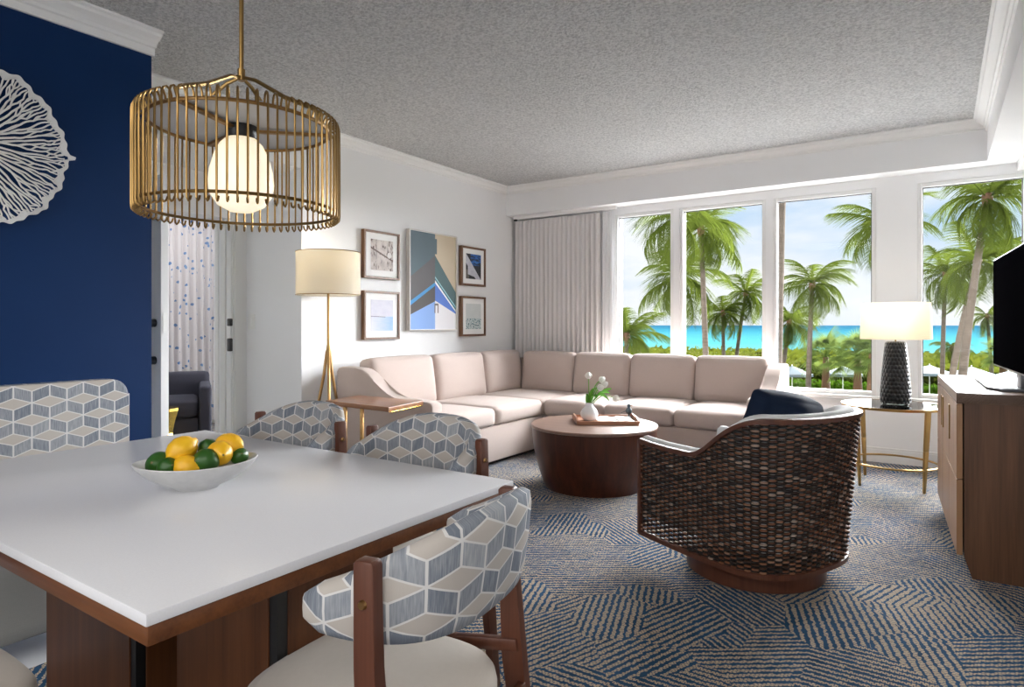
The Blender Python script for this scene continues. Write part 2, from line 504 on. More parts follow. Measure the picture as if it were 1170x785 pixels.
b = NB(); add_box(b, 2.6, 2.75, -3.2, 1.2, 0, CZ); struct('wall_kitchen', b, 'paint_white')
b = NB(); add_box(b, -3.8, 2.75, -3.25, -3.1, 0, CZ); struct('wall_rear', b, 'paint_white')
# window wall with openings
WX = [(-2.96, -2.30), (-2.235, -1.39), (-1.325, -.47), (-.165, .575)]
b = NB(); Z0, Z1 = .575, 2.40
add_box(b, XL, XR, YW, 6.62, 0, Z0); add_box(b, XL, XR, YW, 6.62, Z1, CZ)
xs = [XL] + [v for w in WX for v in w] + [XR]
for i in range(0, len(xs), 2): add_box(b, xs[i], xs[i + 1], YW, 6.62, Z0, Z1)
struct('wall_window', b, 'paint_white', 'white wall holding the row of large windows', 'wall')
for i, (a, c) in enumerate(WX):
    t = thing('window_%d' % (i + 1), ['narrow window beside the curtain', 'window between two white mullions above the sofa back', 'window looking on the thick near palm trunk', 'window behind the television'][i] + ', white framed', 'window', ((a + c) / 2, 6.45, Z0))
    t['kind'] = 'structure'
    f = NB(); w = .035
    for q in ((a, a + w, Z0, Z1), (c - w, c, Z0, Z1), (a + w, c - w, Z0, Z0 + w), (a + w, c - w, Z1 - w, Z1)):
        add_box(f, q[0], q[1], 6.425, 6.50, q[2], q[3], .004)
    obj('window_frame', f, 'trim_white', t, world=True)
    g = NB(); e = .007
    for q in ((a + w, a + w + e, Z0 + w, Z1 - w), (c - w - e, c - w, Z0 + w, Z1 - w), (a + w, c - w, Z1 - w - e, Z1 - w)):
        add_box(g, q[0], q[1], 6.455, 6.47, q[2], q[3])
    obj('gasket', g, 'gasket', t, False, True)
    g = NB(); add_box(g, a + w, c - w, 6.472, 6.478, Z0 + w, Z1 - w); obj('glass_pane', g, 'window_glass', t, False, True)
# soffits
b = NB(); add_box(b, XL, XR, YS, YW, ZS, CZ); add_box(b, .30, XR, 1.35, YS, ZS, CZ)
struct('beam_soffit', b, 'paint_white', 'white boxed soffit above the windows and the television wall', 'soffit')
b = NB(); add_box(b, .50, XR, 1.35, YW, 2.42, ZS); struct('trim_pocket', b, 'trim_white')
def crown(name, p0, p1, nrm, z=CZ, h=.085, d=.075, closed=True):
    """stepped cove moulding from p0 to p1 (xy), projecting along nrm"""
    prof = [(0, 0), (d, 0), (d, -.012), (d * .86, -.018), (d * .80, -.030), (d * .55, -.042), (d * .34, -.058), (d * .28, -.072), (d * .14, -.076), (d * .14, -h), (0, -h)]
    bm = NB(); rg = []
    for p in (p0, p1): rg.append([bm.verts.new((p[0] + nrm[0] * a, p[1] + nrm[1] * a, z + q)) for a, q in prof])
    n = len(prof)
    for k in range(n): bm.faces.new((rg[0][k], rg[0][(k + 1) % n], rg[1][(k + 1) % n], rg[1][k]))
    bm.faces.new(rg[0][::-1]); bm.faces.new(rg[1])
    return struct(name, bm, 'trim_white')
crown('trim_1', (XL, 1.83), (XL, YS), (1, 0))
crown('trim_2', (XL, YS), (.30, YS), (0, -1))
crown('trim_3', (.30, 1.35), (.30, YS), (-1, 0), h=.10, d=.09)
crown('trim_4', (XB, -3.1), (XB, 1.84), (1, 0), h=.115, d=.115)
crown('trim_5', (XB - .15, 1.83), (XB + .0, 1.83), (0, 1), h=.115, d=.03)
def board(name, x0, x1, y0, y1, h=.13):
    bm = NB(); add_box(bm, x0, x1, y0, y1, 0, h - .02); 
    g = .004; add_box(bm, x0 + (g if x1 - x0 < .05 else 0), x1 - (g if x1 - x0 < .05 else 0), y0 + (g if y1 - y0 < .05 else 0), y1 - (g if y1 - y0 < .05 else 0), h - .02, h, .003)
    return struct(name, bm, 'trim_white')
board('baseboard_window', XL, XR, YW - .018, YW); board('baseboard_left', XL, XL + .018, 3.3, YW - .02)
board('baseboard_right', XR - .018, XR, 1.35, YW - .02); board('baseboard_navy', XB, XB + .018, -3.1, 1.83)
board('baseboard_alcove', -5.0, XL - .01, 3.282, 3.3)
b = NB(); add_box(b, -3.0, XR, YW - .055, YW + .03, .535, .575, .006); struct('windowsill', b, 'trim_white')
b = NB(); add_box(b, -4.2, XR, YW - .014, YW, .50, .535); struct('trim_6', b, 'trim_white')
# casings of the bedroom opening
b = NB(); add_box(b, -5.0, -4.985, 3.17, 3.30, 0, 2.2); add_box(b, -4.985, -4.975, 3.19, 3.24, 0, 2.2)
add_box(b, -5.12, -5.06, 3.145, 3.16, 0, 2.1); add_box(b, -5.22, -5.17, 3.15, 3.16, 0, 2.1)
struct('trim_7', b, 'trim_white')
# doors
def hinge_door(name, x0, x1, y0, y1, label):
    t = thing(name, label, 'door', ((x0 + x1) / 2, (y0 + y1) / 2, 0)); t['kind'] = 'structure'
    f = NB(); add_box(f, x0, x1, y0, y1, .01, 2.08, .003); obj('door_leaf', f, 'trim_white', t, world=True, smooth=False)
    return t
d1 = hinge_door('door_1', -4.56, -3.775, 1.945, 1.992, 'white open door leaf seen edge-on past the navy wall')
f = NB(); add_box(f, -3.776, -3.772, 1.957, 1.980, 1.15, 1.27); obj('latch_plate', f, 'switch_white', d1, world=True)
f = NB()
for z in (1.21, .99):
    add_tube(f, [(-3.84, 1.945, z), (-3.84, 1.90, z)], .024, 12); add_bar(f, (-3.84, 1.905, z), (-3.90, 1.905, z), .015, .02)
obj('handle', f, 'black_metal', d1, world=True)
d2 = hinge_door('door_2', -5.27, -5.235, 3.18, 3.93, 'white bedroom door folded back against the wall')
f = NB()
for z, s in ((1.22, .032), (1.03, .055)): add_box(f, -5.01, -4.965, 3.13, 3.16, z - s, z + s, .008)
obj('latch_case', f, 'black_metal', d2, world=True)
# bedroom
b = NB(); add_box(b, -8.2, -5.23, 1.5, 6.0, -.1, 0); struct('floor_bedroom', b, 'carpet')
b = NB(); add_box(b, -8.2, -5.23, 1.5, 6.0, 2.6, 2.75); struct('ceiling_bedroom', b, 'paint_white')
b = NB(); add_box(b, -7.55, -7.4, 1.5, 6.0, 0, 2.6); struct('wall_bedroom', b, 'paint_white')
b = NB(); add_box(b, -7.4, -5.3, 5.85, 6.0, 0, 2.6); add_box(b, -7.4, -5.3, 1.5, 1.65, 0, 2.6); struct('wall_bedroom_sides', b, 'paint_white')

def curtain(name, p0, p1, z0, z1, mat, label, cat, folds, amp=.035, parent=None):
    p0, p1 = Vector(p0), Vector(p1); L = (p1 - p0).length; d = (p1 - p0).normalized(); nrm = Vector((d.y, -d.x))
    bm = NB(); lay = bm.loops.layers.uv.verify(); nu, nz = folds * 10, 14
    rnd = [random.uniform(.6, 1.3) for _ in range(folds + 2)]; ph = [random.uniform(-.9, .9) for _ in range(folds + 2)]
    for side in (0, 1):
        g = []
        for j in range(nz + 1):
            v = j / nz; row = []
            for i in range(nu + 1):
                u = i / nu; k = int(u * folds); fr = u * folds - k
                am = rnd[k] * (1 - fr) + rnd[k + 1] * fr; pp = ph[k] * (1 - fr) + ph[k + 1] * fr
                off = amp * am * (sin(2 * PI * u * folds + pp * (1 - v) * 1.6) + .3 * sin(4 * PI * u * folds + 1 + pp * (1 - v)))
                s = u * L + .012 * pp * sin(3 * v) * (1 - v) * (1 if 0 < i < nu else 0)
                q = p0 + d * s + nrm * (off * (.55 + .45 * (1 - v)) + side * .003)
                row.append(bm.verts.new((q.x, q.y, z0 + (z1 - z0) * v)))
            g.append(row)
        for j in range(nz):
            for i in range(nu):
                f = bm.faces.new((g[j][i], g[j][i + 1], g[j + 1][i + 1], g[j + 1][i]))
                for l, (a, c) in zip(f.loops, ((i, j), (i + 1, j), (i + 1, j + 1), (i, j + 1))):
                    l[lay].uv = (a / nu * L * 1.5, z0 + (z1 - z0) * c / nz)
    o = obj(name, bm, mat, parent, True, False, 180)
    if parent is None: tag(o, label, cat)
    return o
curtain('curtain', (-4.20, 6.325), (-3.08, 6.325), .03, 2.425, 'curtain_cloth', 'light grey pleated drape hanging at the corner behind the sofa', 'curtain', 19, .030)
curtain('sheer_curtain', (-3.07, 6.35), (-2.955, 6.35), .03, 2.44, 'sheer', 'narrow gathered white sheer between grey drape and first window', 'curtain', 4, .016)
b = NB(); add_box(b, -4.22, -2.90, 6.31, 6.345, 2.445, ZS); tag(obj('curtain_track', b, 'trim_white', None, False), 'white ceiling track carrying the grey drape', 'curtain track')
b = NB(); add_box(b, -4.20, -4.165, 6.285, 6.315, 2.425, 2.445, .003); tag(obj('track_end_stop', b, 'black_metal'), 'small black end stop at the top corner of the grey drape', 'curtain fitting')
curtain('curtain', (-7.25, 3.1), (-7.25, 4.37), .05, 2.5, 'curtain_print', 'white bedroom curtain sprinkled with blue sprigs', 'curtain', 14, .03)
curtain('sheer_curtain', (-7.30, 4.36), (-7.30, 4.75), .05, 2.5, 'sheer', 'plain white sheer beside the sprigged bedroom curtain', 'curtain', 6, .02)
# light switch
t = thing('light_switch', 'white rocker light switch on the wall beside the bedroom opening', 'switch', (-4.905, 3.29, 1.225))
f = NB(); add_box(f, -.045, .045, -.0, .009, -.065, .065, .003); obj('plate', f, 'switch_white', t)
f = NB(); add_box(f, -.018, .018, -.006, .002, -.035, .035, .002); obj('rocker', f, 'mat_board', t)

# ---------------------------------------------------------------- sectional sofa
t = thing('sectional_sofa', 'L-shaped beige linen sectional sofa filling the corner under the pictures and windows', 'sofa', (-3.1, 5.1, 0))
SO = t
b = NB(); add_box(b, -4.18, -3.16, 3.74, 6.20, .035, .335, .012); obj('base', b, 'sofa_cloth', t, world=True)
b = NB(); add_box(b, -3.158, -1.27, 5.21, 6.20, .035, .335, .012); obj('base', b, 'sofa_cloth', t, world=True)
b = NB(); add_box(b, -4.14, -3.22, 3.72, 6.1, 0, .036); add_box(b, -3.22, -1.25, 5.28, 6.1, 0, .036); obj('plinth', b, 'plinth_dark', t, world=True)
b = NB(); add_box(b, -4.20, -4.07, 3.74, 6.20, .335, .82, .03, 3); obj('back_frame', b, 'sofa_cloth', t, world=True)
b = NB(); add_box(b, -4.06, -1.27, 6.09, 6.20, .335, .82, .03, 3); obj('back_frame', b, 'sofa_cloth', t, world=True)
prof = [(0, .03), (1.05, .03), (1.05, .58), (1.035, .605), (1.0, .617), (.90, .62), (.78, .622), (.68, .625), (.58, .645), (.50, .69), (.43, .755), (.37, .805), (.30, .835), (.22, .846), (.06, .85), (.02, .84), (0, .81)]
b = NB(); add_prism(b, [(-4.20 + p, q) for p, q in prof], 'y', 3.615, 3.74, .014); obj('armrest', b, 'sofa_cloth', t, world=True, ang=50)
b = NB(); add_prism(b, [(6.20 - p * .96, q) for p, q in prof], 'x', -1.27, -1.14, .014); obj('armrest', b, 'sofa_cloth', t, world=True, ang=50)
for y0, y1 in ((3.745, 4.44), (4.445, 5.205)):
    b = NB(); add_soft(b, -3.98, -3.14, y0, y1, .335, .49, .045, (.012, 0, .022)); obj('seat_cushion', b, 'sofa_cloth', t, world=True, ang=180)
b = NB(); add_soft(b, -3.98, -3.145, 5.21, 6.0, .335, .49, .045, (0, 0, .018)); obj('seat_cushion', b, 'sofa_cloth', t, world=True, ang=180)
for x0, x1 in ((-3.14, -2.515), (-2.51, -1.875), (-1.87, -1.275)):
    b = NB(); add_soft(b, x0, x1, 5.19, 6.0, .335, .49, .045, (0, .012, .022)); obj('seat_cushion', b, 'sofa_cloth', t, world=True, ang=180)
for y0, y1 in ((3.75, 4.55), (4.555, 5.33), (5.335, 6.03)):
    b = NB(); add_soft(b, -4.08, -3.90, y0, y1, .46, .915, .055, (.035, .0, .008), mat=Matrix.Rotation(R(-8), 4, 'Y')); obj('back_cushion', b, 'sofa_cloth', t, world=True, ang=180)
for x0, x1 in ((-3.87, -3.225), (-3.22, -2.59), (-2.585, -1.935), (-1.93, -1.275)):
    b = NB(); add_soft(b, x0, x1, 5.93, 6.11, .46, .905, .055, (0, .035, .008), mat=Matrix.Rotation(R(-8), 4, 'X')); obj('back_cushion', b, 'sofa_cloth', t, world=True, ang=180)

# ---------------------------------------------------------------- coffee table
CT = Vector((-2.158, 4.31, 0))
t = thing('coffee_table', 'round dark walnut drum coffee table tapering towards the floor', 'coffee table', CT)
b = NB(); pr = [(0, 0), (.355, 0)]
for k in range(13):
    q = k / 12; pr.append((.365 + .098 * math.sin(q * PI / 2) ** .9, q * .438))
pr += [(0, .438)]
add_lathe(b, pr, 72); obj('body', b, 'drum_wood', t, ang=40)
b = NB(); add_lathe(b, [(0, .438), (.462, .438), (.471, .442), (.471, .455), (.467, .460), (0, .460)], 72); obj('top', b, 'drum_top', t)
YW_ = math.atan(490 / 729.)
tr = thing('serving_tray', 'shallow wooden tray with raised ends on the coffee table', 'tray', (-2.13, 4.44, .461), YW_)
b = NB(); add_prism(b, rrect(.46, .36, .02), 'z', 0, .010); obj('tray_base', b, 'tray_wood', tr)
b = NB()
for y in (-.175, .175): add_box(b, -.23, .23, y - .006, y + .006, .008, .028, .003)
for x in (-.226, .226):
    add_prism(b, [(-.175, .008), (.175, .008), (.175, .030), (.10, .048), (-.10, .048), (-.175, .030)], 'x', x - .006, x + .006)
obj('rim', b, 'tray_wood', tr, False)
def tray_pt(x, y, z=0): return tuple(Vector((-2.13, 4.44, .461)) + Matrix.Rotation(YW_, 3, 'Z') @ Vector((x, y, z)))
t = thing('magazine', 'open white magazine with a photo page lying on the tray', 'magazine', tray_pt(.07, -.03, .0105), YW_ + .03)
b = NB()
for s in (-1, 1):
    add_prism(b, [(0, 0), (s * .135, 0), (s * .135, .008), (s * .09, .017), (s * .04, .018), (0, .008)], 'y', -.12, .12)
obj('pages', b, 'paper', t)
m = Mat('page_picture', .5); x, y, z = m.coord(); m.color(m.ramp(m.noise(m.vec(x * 5, y * 26, z), 2, 3), [(.3, (.36, .30, .29)), (.6, (.80, .76, .74))])); M['page_picture'] = m.m
b = NB(); add_box(b, .015, .12, -.075, .085, .0182, .0186); obj('picture', b, 'page_picture', t, False)
t = thing('bird_figurine', 'tiny dark bird figurine on the tray corner', 'figurine', tray_pt(.205, .12, .0105), YW_ - .4)
b = NB(); add_lathe(b, [(0, 0), (.024, .002), (.024, .008), (.006, .012), (.006, .028), (.020, .036), (.026, .052), (.020, .070), (.010, .082), (.014, .094), (.011, .106), (0, .111)], 20); obj('body', b, 'bird_dark', t, ang=60)
b = NB(); add_bar(b, (.012, 0, .098), (.034, 0, .094), .008, .008, w1=.002, t1=.002); obj('beak', b, 'tray_wood', t)
b = NB(); add_bar(b, (-.016, 0, .056), (-.062, 0, .035), .020, .006, w1=.010, t1=.003); obj('tail', b, 'bird_dark', t)
vp = tray_pt(-.12, -.01, .0105)
t = thing('bud_vase', 'small round white vase on the coffee table tray', 'vase', vp, 0)
b = NB(); add_lathe(b, [(0, 0), (.035, 0), (.052, .010), (.066, .036), (.066, .058), (.055, .084), (.036, .104), (.028, .116), (.030, .130), (.034, .136), (.029, .134), (.024, .118), (.030, .10), (0, .06)], 32); obj('body', b, 'vase_white', t, ang=70)
# tulips held by the vase
cr = Vector((cos(YW_), sin(YW_), 0))
def tulip(dx, dz, lean, label):
    t = thing('tulip', label, 'flower', (vp[0], vp[1], vp[2] + .09), 0, 'white tulips in the vase')
    b = NB(); tip = cr * dx + Vector((lean * .4, lean, dz))
    pts = [Vector((0, 0, 0)) * (1 - q) + tip * q + Vector((0, 0, .05 * sin(q * PI))) * (1 if abs(dx) > .05 else .2) for q in [k / 8 for k in range(9)]]
    add_tube(b, pts, .0035, 6); obj('stem', b, 'tulip_green', t)
    b = NB(); dr = (pts[-1] - pts[-2]).normalized(); ax = dr.to_track_quat('Z', 'Y').to_matrix().to_4x4()
    for k in range(6):
        a = k * PI / 3; rr = .019 if k % 2 else .016
        g = []
        for i in range(6):
            v = i / 5; w = sin(PI * (.12 + .80 * v)) * .020; rad = rr * (.35 + 1.0 * sin(PI * min(1, v * .95)) ** .8) * (1 - .35 * v)
            g.append([b.verts.new(Matrix.Translation(tip) @ ax @ Vector((cos(a) * rad - sin(a) * w * s, sin(a) * rad + cos(a) * w * s, v * .052))) for s in (-1, 0, 1)])
        for i in range(5):
            for j in range(2): b.faces.new((g[i][j], g[i][j + 1], g[i + 1][j + 1], g[i + 1][j]))
    obj('blossom', b, 'petal_white', t, ang=80)
    return t
tulip(-.005, .225, .0, 'leftmost white tulip, tallest above the vase')
tulip(.060, .205, .02, 'white tulip standing just right of the tallest one')
tulip(.108, .180, -.02, 'white tulip at the right edge of the upper blooms')
tulip(.085, .160, -.03, 'white tulip tucked lowest among the upper blooms')
tulip(.180, .085, .0, 'white tulip drooping furthest right, apart from the others')
def leafs():
    b = NB()
    for dx, dz, ln, wd in ((.02, .17, .01, .022), (.06, .14, -.02, .024), (.12, .10, .02, .022), (.17, .045, -.01, .018), (-.02, .10, .0, .020), (.08, .13, .05, .022), (.13, .07, -.04, .020), (.05, .17, .03, .02)):
        tip = cr * dx + Vector((ln, ln * 2, dz)); g = []
        for i in range(9):
            q = i / 8; p = tip * q + Vector((0, 0, .07 * sin(q * PI) * (dx / .17)))
            w = wd * sin(PI * (q * .92 + .06)) ** .7
            sd = Vector((0, 0, 1)).cross(tip).normalized() if tip.xy.length > .03 else cr
            sd = (sd * .6 + cr * .4 + Vector((0, 0, .5))).normalized()
            g.append([b.verts.new(p + sd * w * s + Vector((0, 0, abs(s) * .006))) for s in (-1, 0, 1)])
        for i in range(8):
            for j in range(2): b.faces.new((g[i][j], g[i][j + 1], g[i + 1][j + 1], g[i + 1][j]))
    return b
o = obj('tulip_leaves', leafs(), 'tulip_green', None, True, False, 80); o.location = (vp[0], vp[1], vp[2] + .10); tag(o, 'bright green tulip leaves spilling out of the white vase', 'leaves', None, 'stuff')

# ---------------------------------------------------------------- wicker swivel chair
SC = Vector((-.765, 3.285, 0)); SR = PI - R(23.5)
t = thing('swivel_chair', 'dark woven rattan tub swivel chair on a round wooden base', 'armchair', SC, SR)
# plan curve, local +X = forward
def plan(s, out=0.):
    """s in 0..1 from one front corner round the back to the other; returns x,y"""
    a = (s * 2 - 1)                                  # -1..1
    hw, xf, xb = .355 + out, .44, -.36 - out
    # superellipse back + straight sides
    L1 = .50                                         # share of straight side
    if abs(a) > 1 - L1 * 1.0:
        q = (abs(a) - (1 - L1)) / L1                 # 0 at rear of the side, 1 at front
        x = -.08 + q * (xf + .08); y = hw * (1 - .04 * q * q)
    else:
        th = (abs(a) / (1 - L1)) * PI / 2
        e = .72
        x = -.08 + (xb + .08) * abs(cos(th)) ** e; y = hw * abs(sin(th)) ** e
    return x, math.copysign(y, a)
def top_h(s):
    a = abs(s * 2 - 1); x, y = plan(s)
    # front corner .60, dips slightly, sweeps up to .80 at the back
    if x > .10: 
        q = (x - .10) / .34; return .585 + .020 * q * q + .01 * (1 - q)
    q = min(1, (.10 - x) / .38); q = q * q * (3 - 2 * q); return .595 + q * .205
def flare(z, x): return (z - .12) * .10 * max(0., min(1., (.15 - x) / .4))
def shell_pt(s, z, off=0.):
    x, y = plan(s, off); fl = flare(z, x); n = Vector((x + .08, y)); 
    if x > -.08: n = Vector((0, y))
    n.normalize(); return Vector((x + n.x * fl, y + n.y * fl * .7, z))
def bot_h(s):
    x, y = plan(s); return .115 + .02 * max(0, (x - .1)) 
b = NB(); lay = b.loops.layers.uv.verify(); RH = .0105; nrow = int((.80 - .12) / RH); NS = 420; stake = .031
# arc lengths
ss = [i / NS for i in range(NS + 1)]; al = [0.]
for i in range(NS): p, q = Vector(plan(ss[i])), Vector(plan(ss[i + 1])); al.append(al[-1] + (q - p).length)
for r in range(nrow):
    z = .125 + r * RH; run = []
    def flush(run):
        if len(run) < 3: return
        rg = []
        for i in run:
            wv = .0065 * sin(PI * al[i] / stake + PI * r)
            p = shell_pt(ss[i], z); p2 = shell_pt(min(1, ss[i] + .002), z); tt = (p2 - p)
            if tt.length < 1e-7: tt = p - shell_pt(ss[i] - .002, z)
            tt.normalize(); n = Vector((tt.y, -tt.x, 0))
            if n.dot(Vector((p.x + .05, p.y, 0))) < 0: n = -n
            c = p + n * wv
            rg.append(([b.verts.new(c + n * dx * .0048 + Vector((0, 0, dz * RH * .47))) for dx, dz in ((1, -.55), (1, .55), (-.2, 1), (-1, 0), (-.2, -1))], al[i]))
        for (A, u0), (B, u1) in zip(rg, rg[1:]):
            for k in range(5):
                f = b.faces.new((A[k], A[(k + 1) % 5], B[(k + 1) % 5], B[k]))
                for l, u in zip(f.loops, (u0, u0, u1, u1)): l[lay].uv = (u, r)
    for i in range(NS + 1):
        if z < top_h(ss[i]) - .022 and z > bot_h(ss[i]): run.append(i)
        else: flush(run); run = []
    flush(run)
obj('woven_shell', b, 'wicker', t, ang=50)
b = NB()
for k in range(int(al[-1] / stake) + 1):
    a = k * stake; i = min(range(NS + 1), key=lambda j: abs(al[j] - a)); s = ss[i]
    add_tube(b, [shell_pt(s, .12), shell_pt(s, (.12 + top_h(s)) / 2), shell_pt(s, top_h(s) - .012)], .0045, 6)
obj('stakes', b, 'wicker_stake', t)
# wooden edge rails
b = NB(); pts = [shell_pt(s, top_h(s) - .010) for s in [i / 120 for i in range(121)]]
rg = []
def rail(pts, w, h):
    b = NB(); rg = []
    for i, p in enumerate(pts):
        tt = (pts[min(i + 1, len(pts) - 1)] - pts[max(i - 1, 0)]).normalized(); n = Vector((tt.y, -tt.x, 0)).normalized(); up = n.cross(tt); 
        if up.z < 0: up = -up
        rg.append([b.verts.new(p + n * w * a + up * h * c) for a, c in ((-.5, -.5), (.5, -.5), (.5, .35), (.3, .5), (-.3, .5), (-.5, .35))])
    for A, B in zip(rg, rg[1:]):
        for k in range(6): b.faces.new((A[k], A[(k + 1) % 6], B[(k + 1) % 6], B[k]))
    b.faces.new(rg[0]); b.faces.new(rg[-1]); return b
b.free()
obj('top_rail', rail(pts, .034, .022), 'chair_wood', t, ang=50)
obj('bottom_rail', rail([shell_pt(i / 120, bot_h(i / 120) - .004) for i in range(121)], .030, .024), 'chair_wood', t, ang=50)
for s in (0, 1):
    b = NB(); p = shell_pt(s, .11); q = shell_pt(s, top_h(s) - .005); add_bar(b, p, q, .030, .024, (1, 0, 0), .004); obj('front_post', b, 'chair_wood', t)
# inner upholstery
b = NB(); g = []
for i in range(81):
    s = i / 80; row = []
    zt = top_h(s) + .006
    for off, z in ((-.014, zt - .012), (-.026, zt + .004), (-.055, zt + .006), (-.085, zt - .008), (-.095, zt - .05), (-.10, .36), (-.095, .20), (-.014, .20)):
        p = shell_pt(s, z, off); row.append(b.verts.new(p))
    g.append(row)
for A, B in zip(g, g[1:]):
    for k in range(8): b.faces.new((A[k], A[(k + 1) % 8], B[(k + 1) % 8], B[k]))
b.faces.new(g[0]); b.faces.new(g[-1][::-1])
obj('inner_upholstery', b, 'inner_uphol', t, ang=60)
b = NB(); add_soft(b, -.20, .46, -.245, .245, .26, .45, .05, (.01, 0, .02)); obj('seat_cushion', b, 'inner_uphol', t, ang=180)
b = NB(); add_lathe(b, [(0, .085), (.33, .085), (.33, .115), (0, .115)], 48); obj('swivel_plate', b, 'plinth_dark', t)
b = NB(); add_lathe(b, [(0, 0), (.315, 0), (.322, .006), (.322, .078), (.315, .085), (0, .085)], 64); obj('round_base', b, 'chair_wood', t)
pt = WM[t.name] @ Vector((-.15, .02, .62))
o = None
b = NB(); add_soft(b, -.075, .075, -.225, .225, -.20, .20, .03, (.055, -.015, -.015), 12, Matrix.Rotation(R(-14), 4, 'Y') @ Matrix.Rotation(R(9), 4, 'X'))
for v in b.verts:      # pinch to pointed corners
    e = max(0, abs(v.co.y) / .21 - .1) * max(0, abs(v.co.z) / .20 - .1)
    v.co.x *= 1 - .45 * min(1, e)
o = obj('throw_pillow', b, 'navy_fabric', None, ang=180); o.location = (pt.x, pt.y, .672); o.rotation_euler = (0, 0, SR)
tag(o, 'navy blue throw pillow sitting up inside the rattan swivel chair', 'pillow')

# ---------------------------------------------------------------- glass side table with lamp
ST = (-.30, 5.59, 0)
t = thing('side_table', 'round glass-topped brass side table with four tapered legs under the window', 'side table', ST)
b = NB(); add_lathe(b, [(0, .590), (.335, .590), (.335, .600), (0, .600)], 64); obj('glass_top', b, 'table_glass', t)
b = NB(); add_lathe(b, [(.334, .582), (.346, .582), (.346, .601), (.338, .601)], 64)
bmesh.ops.remove_doubles(b, verts=b.verts[:], dist=1e-5)
obj('rim', b, 'brass', t)
for sx in (-1, 1):
    for sy in (-1, 1):
        b = NB(); d = Vector((sx, sy, 0)).normalized()
        add_bar(b, d * .285, d * .300 + Vector((0, 0, .30)), .016, .016, d, .003, .034, .018)
        add_bar(b, d * .300 + Vector((0, 0, .30)), d * .318 + Vector((0, 0, .583)), .034, .018, d, .003, .040, .018)
        obj('leg', b, 'brass', t)
b = NB(); add_tube(b, [(.295 * cos(a), .295 * sin(a), .165) for a in [2 * PI * k / 64 for k in range(64)]], .008, 8, True); obj('stretcher_ring', b, 'brass', t)
t = thing('table_lamp', 'table lamp with black textured tapered base and white drum shade', 'lamp', (-.283, 5.594, .601))
b = NB(); add_lathe(b, [(0, 0), (.085, 0), (.085, .012), (0, .012)], 40); obj('foot_plate', b, 'table_glass', t)
b = NB(); add_lathe(b, [(0, .012), (.096, .012), (.103, .03), (.102, .10), (.094, .22), (.083, .34), (.074, .43), (.070, .462), (.060, .472), (0, .474)], 64, uv=.10)
obj('lamp_base', b, 'black_ceramic', t, ang=60)
b = NB(); add_tube(b, [(0, 0, .47), (0, 0, .60)], .006, 8); add_tube(b, [(0, 0, .52), (0, 0, .56)], .014, 10); obj('neck', b, 'brass', t)
def drum(b, r0, r1, z0, z1):
    add_lathe(b, [(r0, z0), (r1, z1), (r1 - .004, z1), (r0 - .004, z0), (r0, z0)], 64); bmesh.ops.remove_doubles(b, verts=b.verts[:], dist=1e-6)
b = NB(); drum(b, .236, .226, .490, .762); obj('lamp_shade', b, 'lamp_linen', t)
b = NB()
for k in range(3): add_tube(b, [(0, 0, .575), (.23 * cos(k * 2.094), .23 * sin(k * 2.094), .575 + .17)], .002, 5)
obj('shade_spider', b, 'brass', t)
b = NB(); add_lathe(b, [(0, .56), (.022, .57), (.034, .60), (.030, .63), (0, .65)], 20); obj('bulb', b, 'opal', t)

# ---------------------------------------------------------------- floor lamp
FL = (-3.97, 3.335, 0)
t = thing('floor_lamp', 'brass tripod floor lamp with cream drum shade beside the sofa arm', 'floor lamp', FL)
for a in (205, 325, 85):
    b = NB(); d = Vector((cos(R(a)), sin(R(a)), 0)); rr = .20
    add_tube(b, [d * rr, d * rr * .55 + Vector((0, 0, .44)), d * rr * .17 + Vector((0, 0, .82)), d * .012 + Vector((0, 0, .99)), Vector((0, 0, 1.02))], [.009, .011, .012, .012, .008], 10)
    obj('leg', b, 'brass_dark', t)
b = NB(); add_tube(b, [(0, 0, .96), (0, 0, 1.0), (0, 0, 1.05), (0, 0, 1.6)], [.010, .018, .011, .009], 12); obj('pole', b, 'brass', t)
b = NB(); drum(b, .243, .243, 1.43, 1.765); obj('lamp_shade', b, 'lamp_linen', t)
for z in (1.432, 1.763):
    b = NB(); add_tube(b, [(.244 * cos(q), .244 * sin(q), z) for q in [2 * PI * k / 48 for k in range(48)]], .003, 6, True); obj('shade_ring', b, 'brass', t)
b = NB()
for k in range(3): add_tube(b, [(0, 0, 1.58), (.24 * cos(k * 2.094), .24 * sin(k * 2.094), 1.74)], .002, 5)
obj('shade_spider', b, 'brass', t)
b = NB(); add_lathe(b, [(0, 1.58), (.02, 1.59), (.034, 1.62), (.03, 1.65), (0, 1.67)], 20); obj('bulb', b, 'opal', t)

# ---------------------------------------------------------------- wooden C table at the sofa arm
t = thing('end_table', 'narrow walnut end table with brass posts in front of the sofa arm', 'side table', (-3.35, 3.21, 0), R(0))
b = NB()
poly = [(-3.64, 3.035), (-2.995, 3.01), (-3.06, 3.42), (-3.70, 3.40)]
add_prism(b, poly, 'z', .628, .66, .004); obj('table_top', b, 'side_table_wood', t, world=True)
b = NB(); add_box(b, -3.01, -2.99, 3.03, 3.40, .622, .630, .001, rot=Matrix.Rotation(R(8.8), 4, 'Z'), piv=(-3.0, 3.03, .62)); obj('edge_strip', b, 'gold', t, world=True)
for p in ((-3.50, 3.09), (-3.33, 3.09), (-3.62, 3.36)):
    b = NB(); add_box(b, p[0] - .013, p[0] + .013, p[1] - .009, p[1] + .009, .012, .628, .003); obj('leg', b, 'brass_dark', t, world=True)
b = NB(); add_box(b, -3.65, -3.1, 3.07, 3.38, 0, .012, .003); obj('foot_plate', b, 'brass_dark', t, world=True)

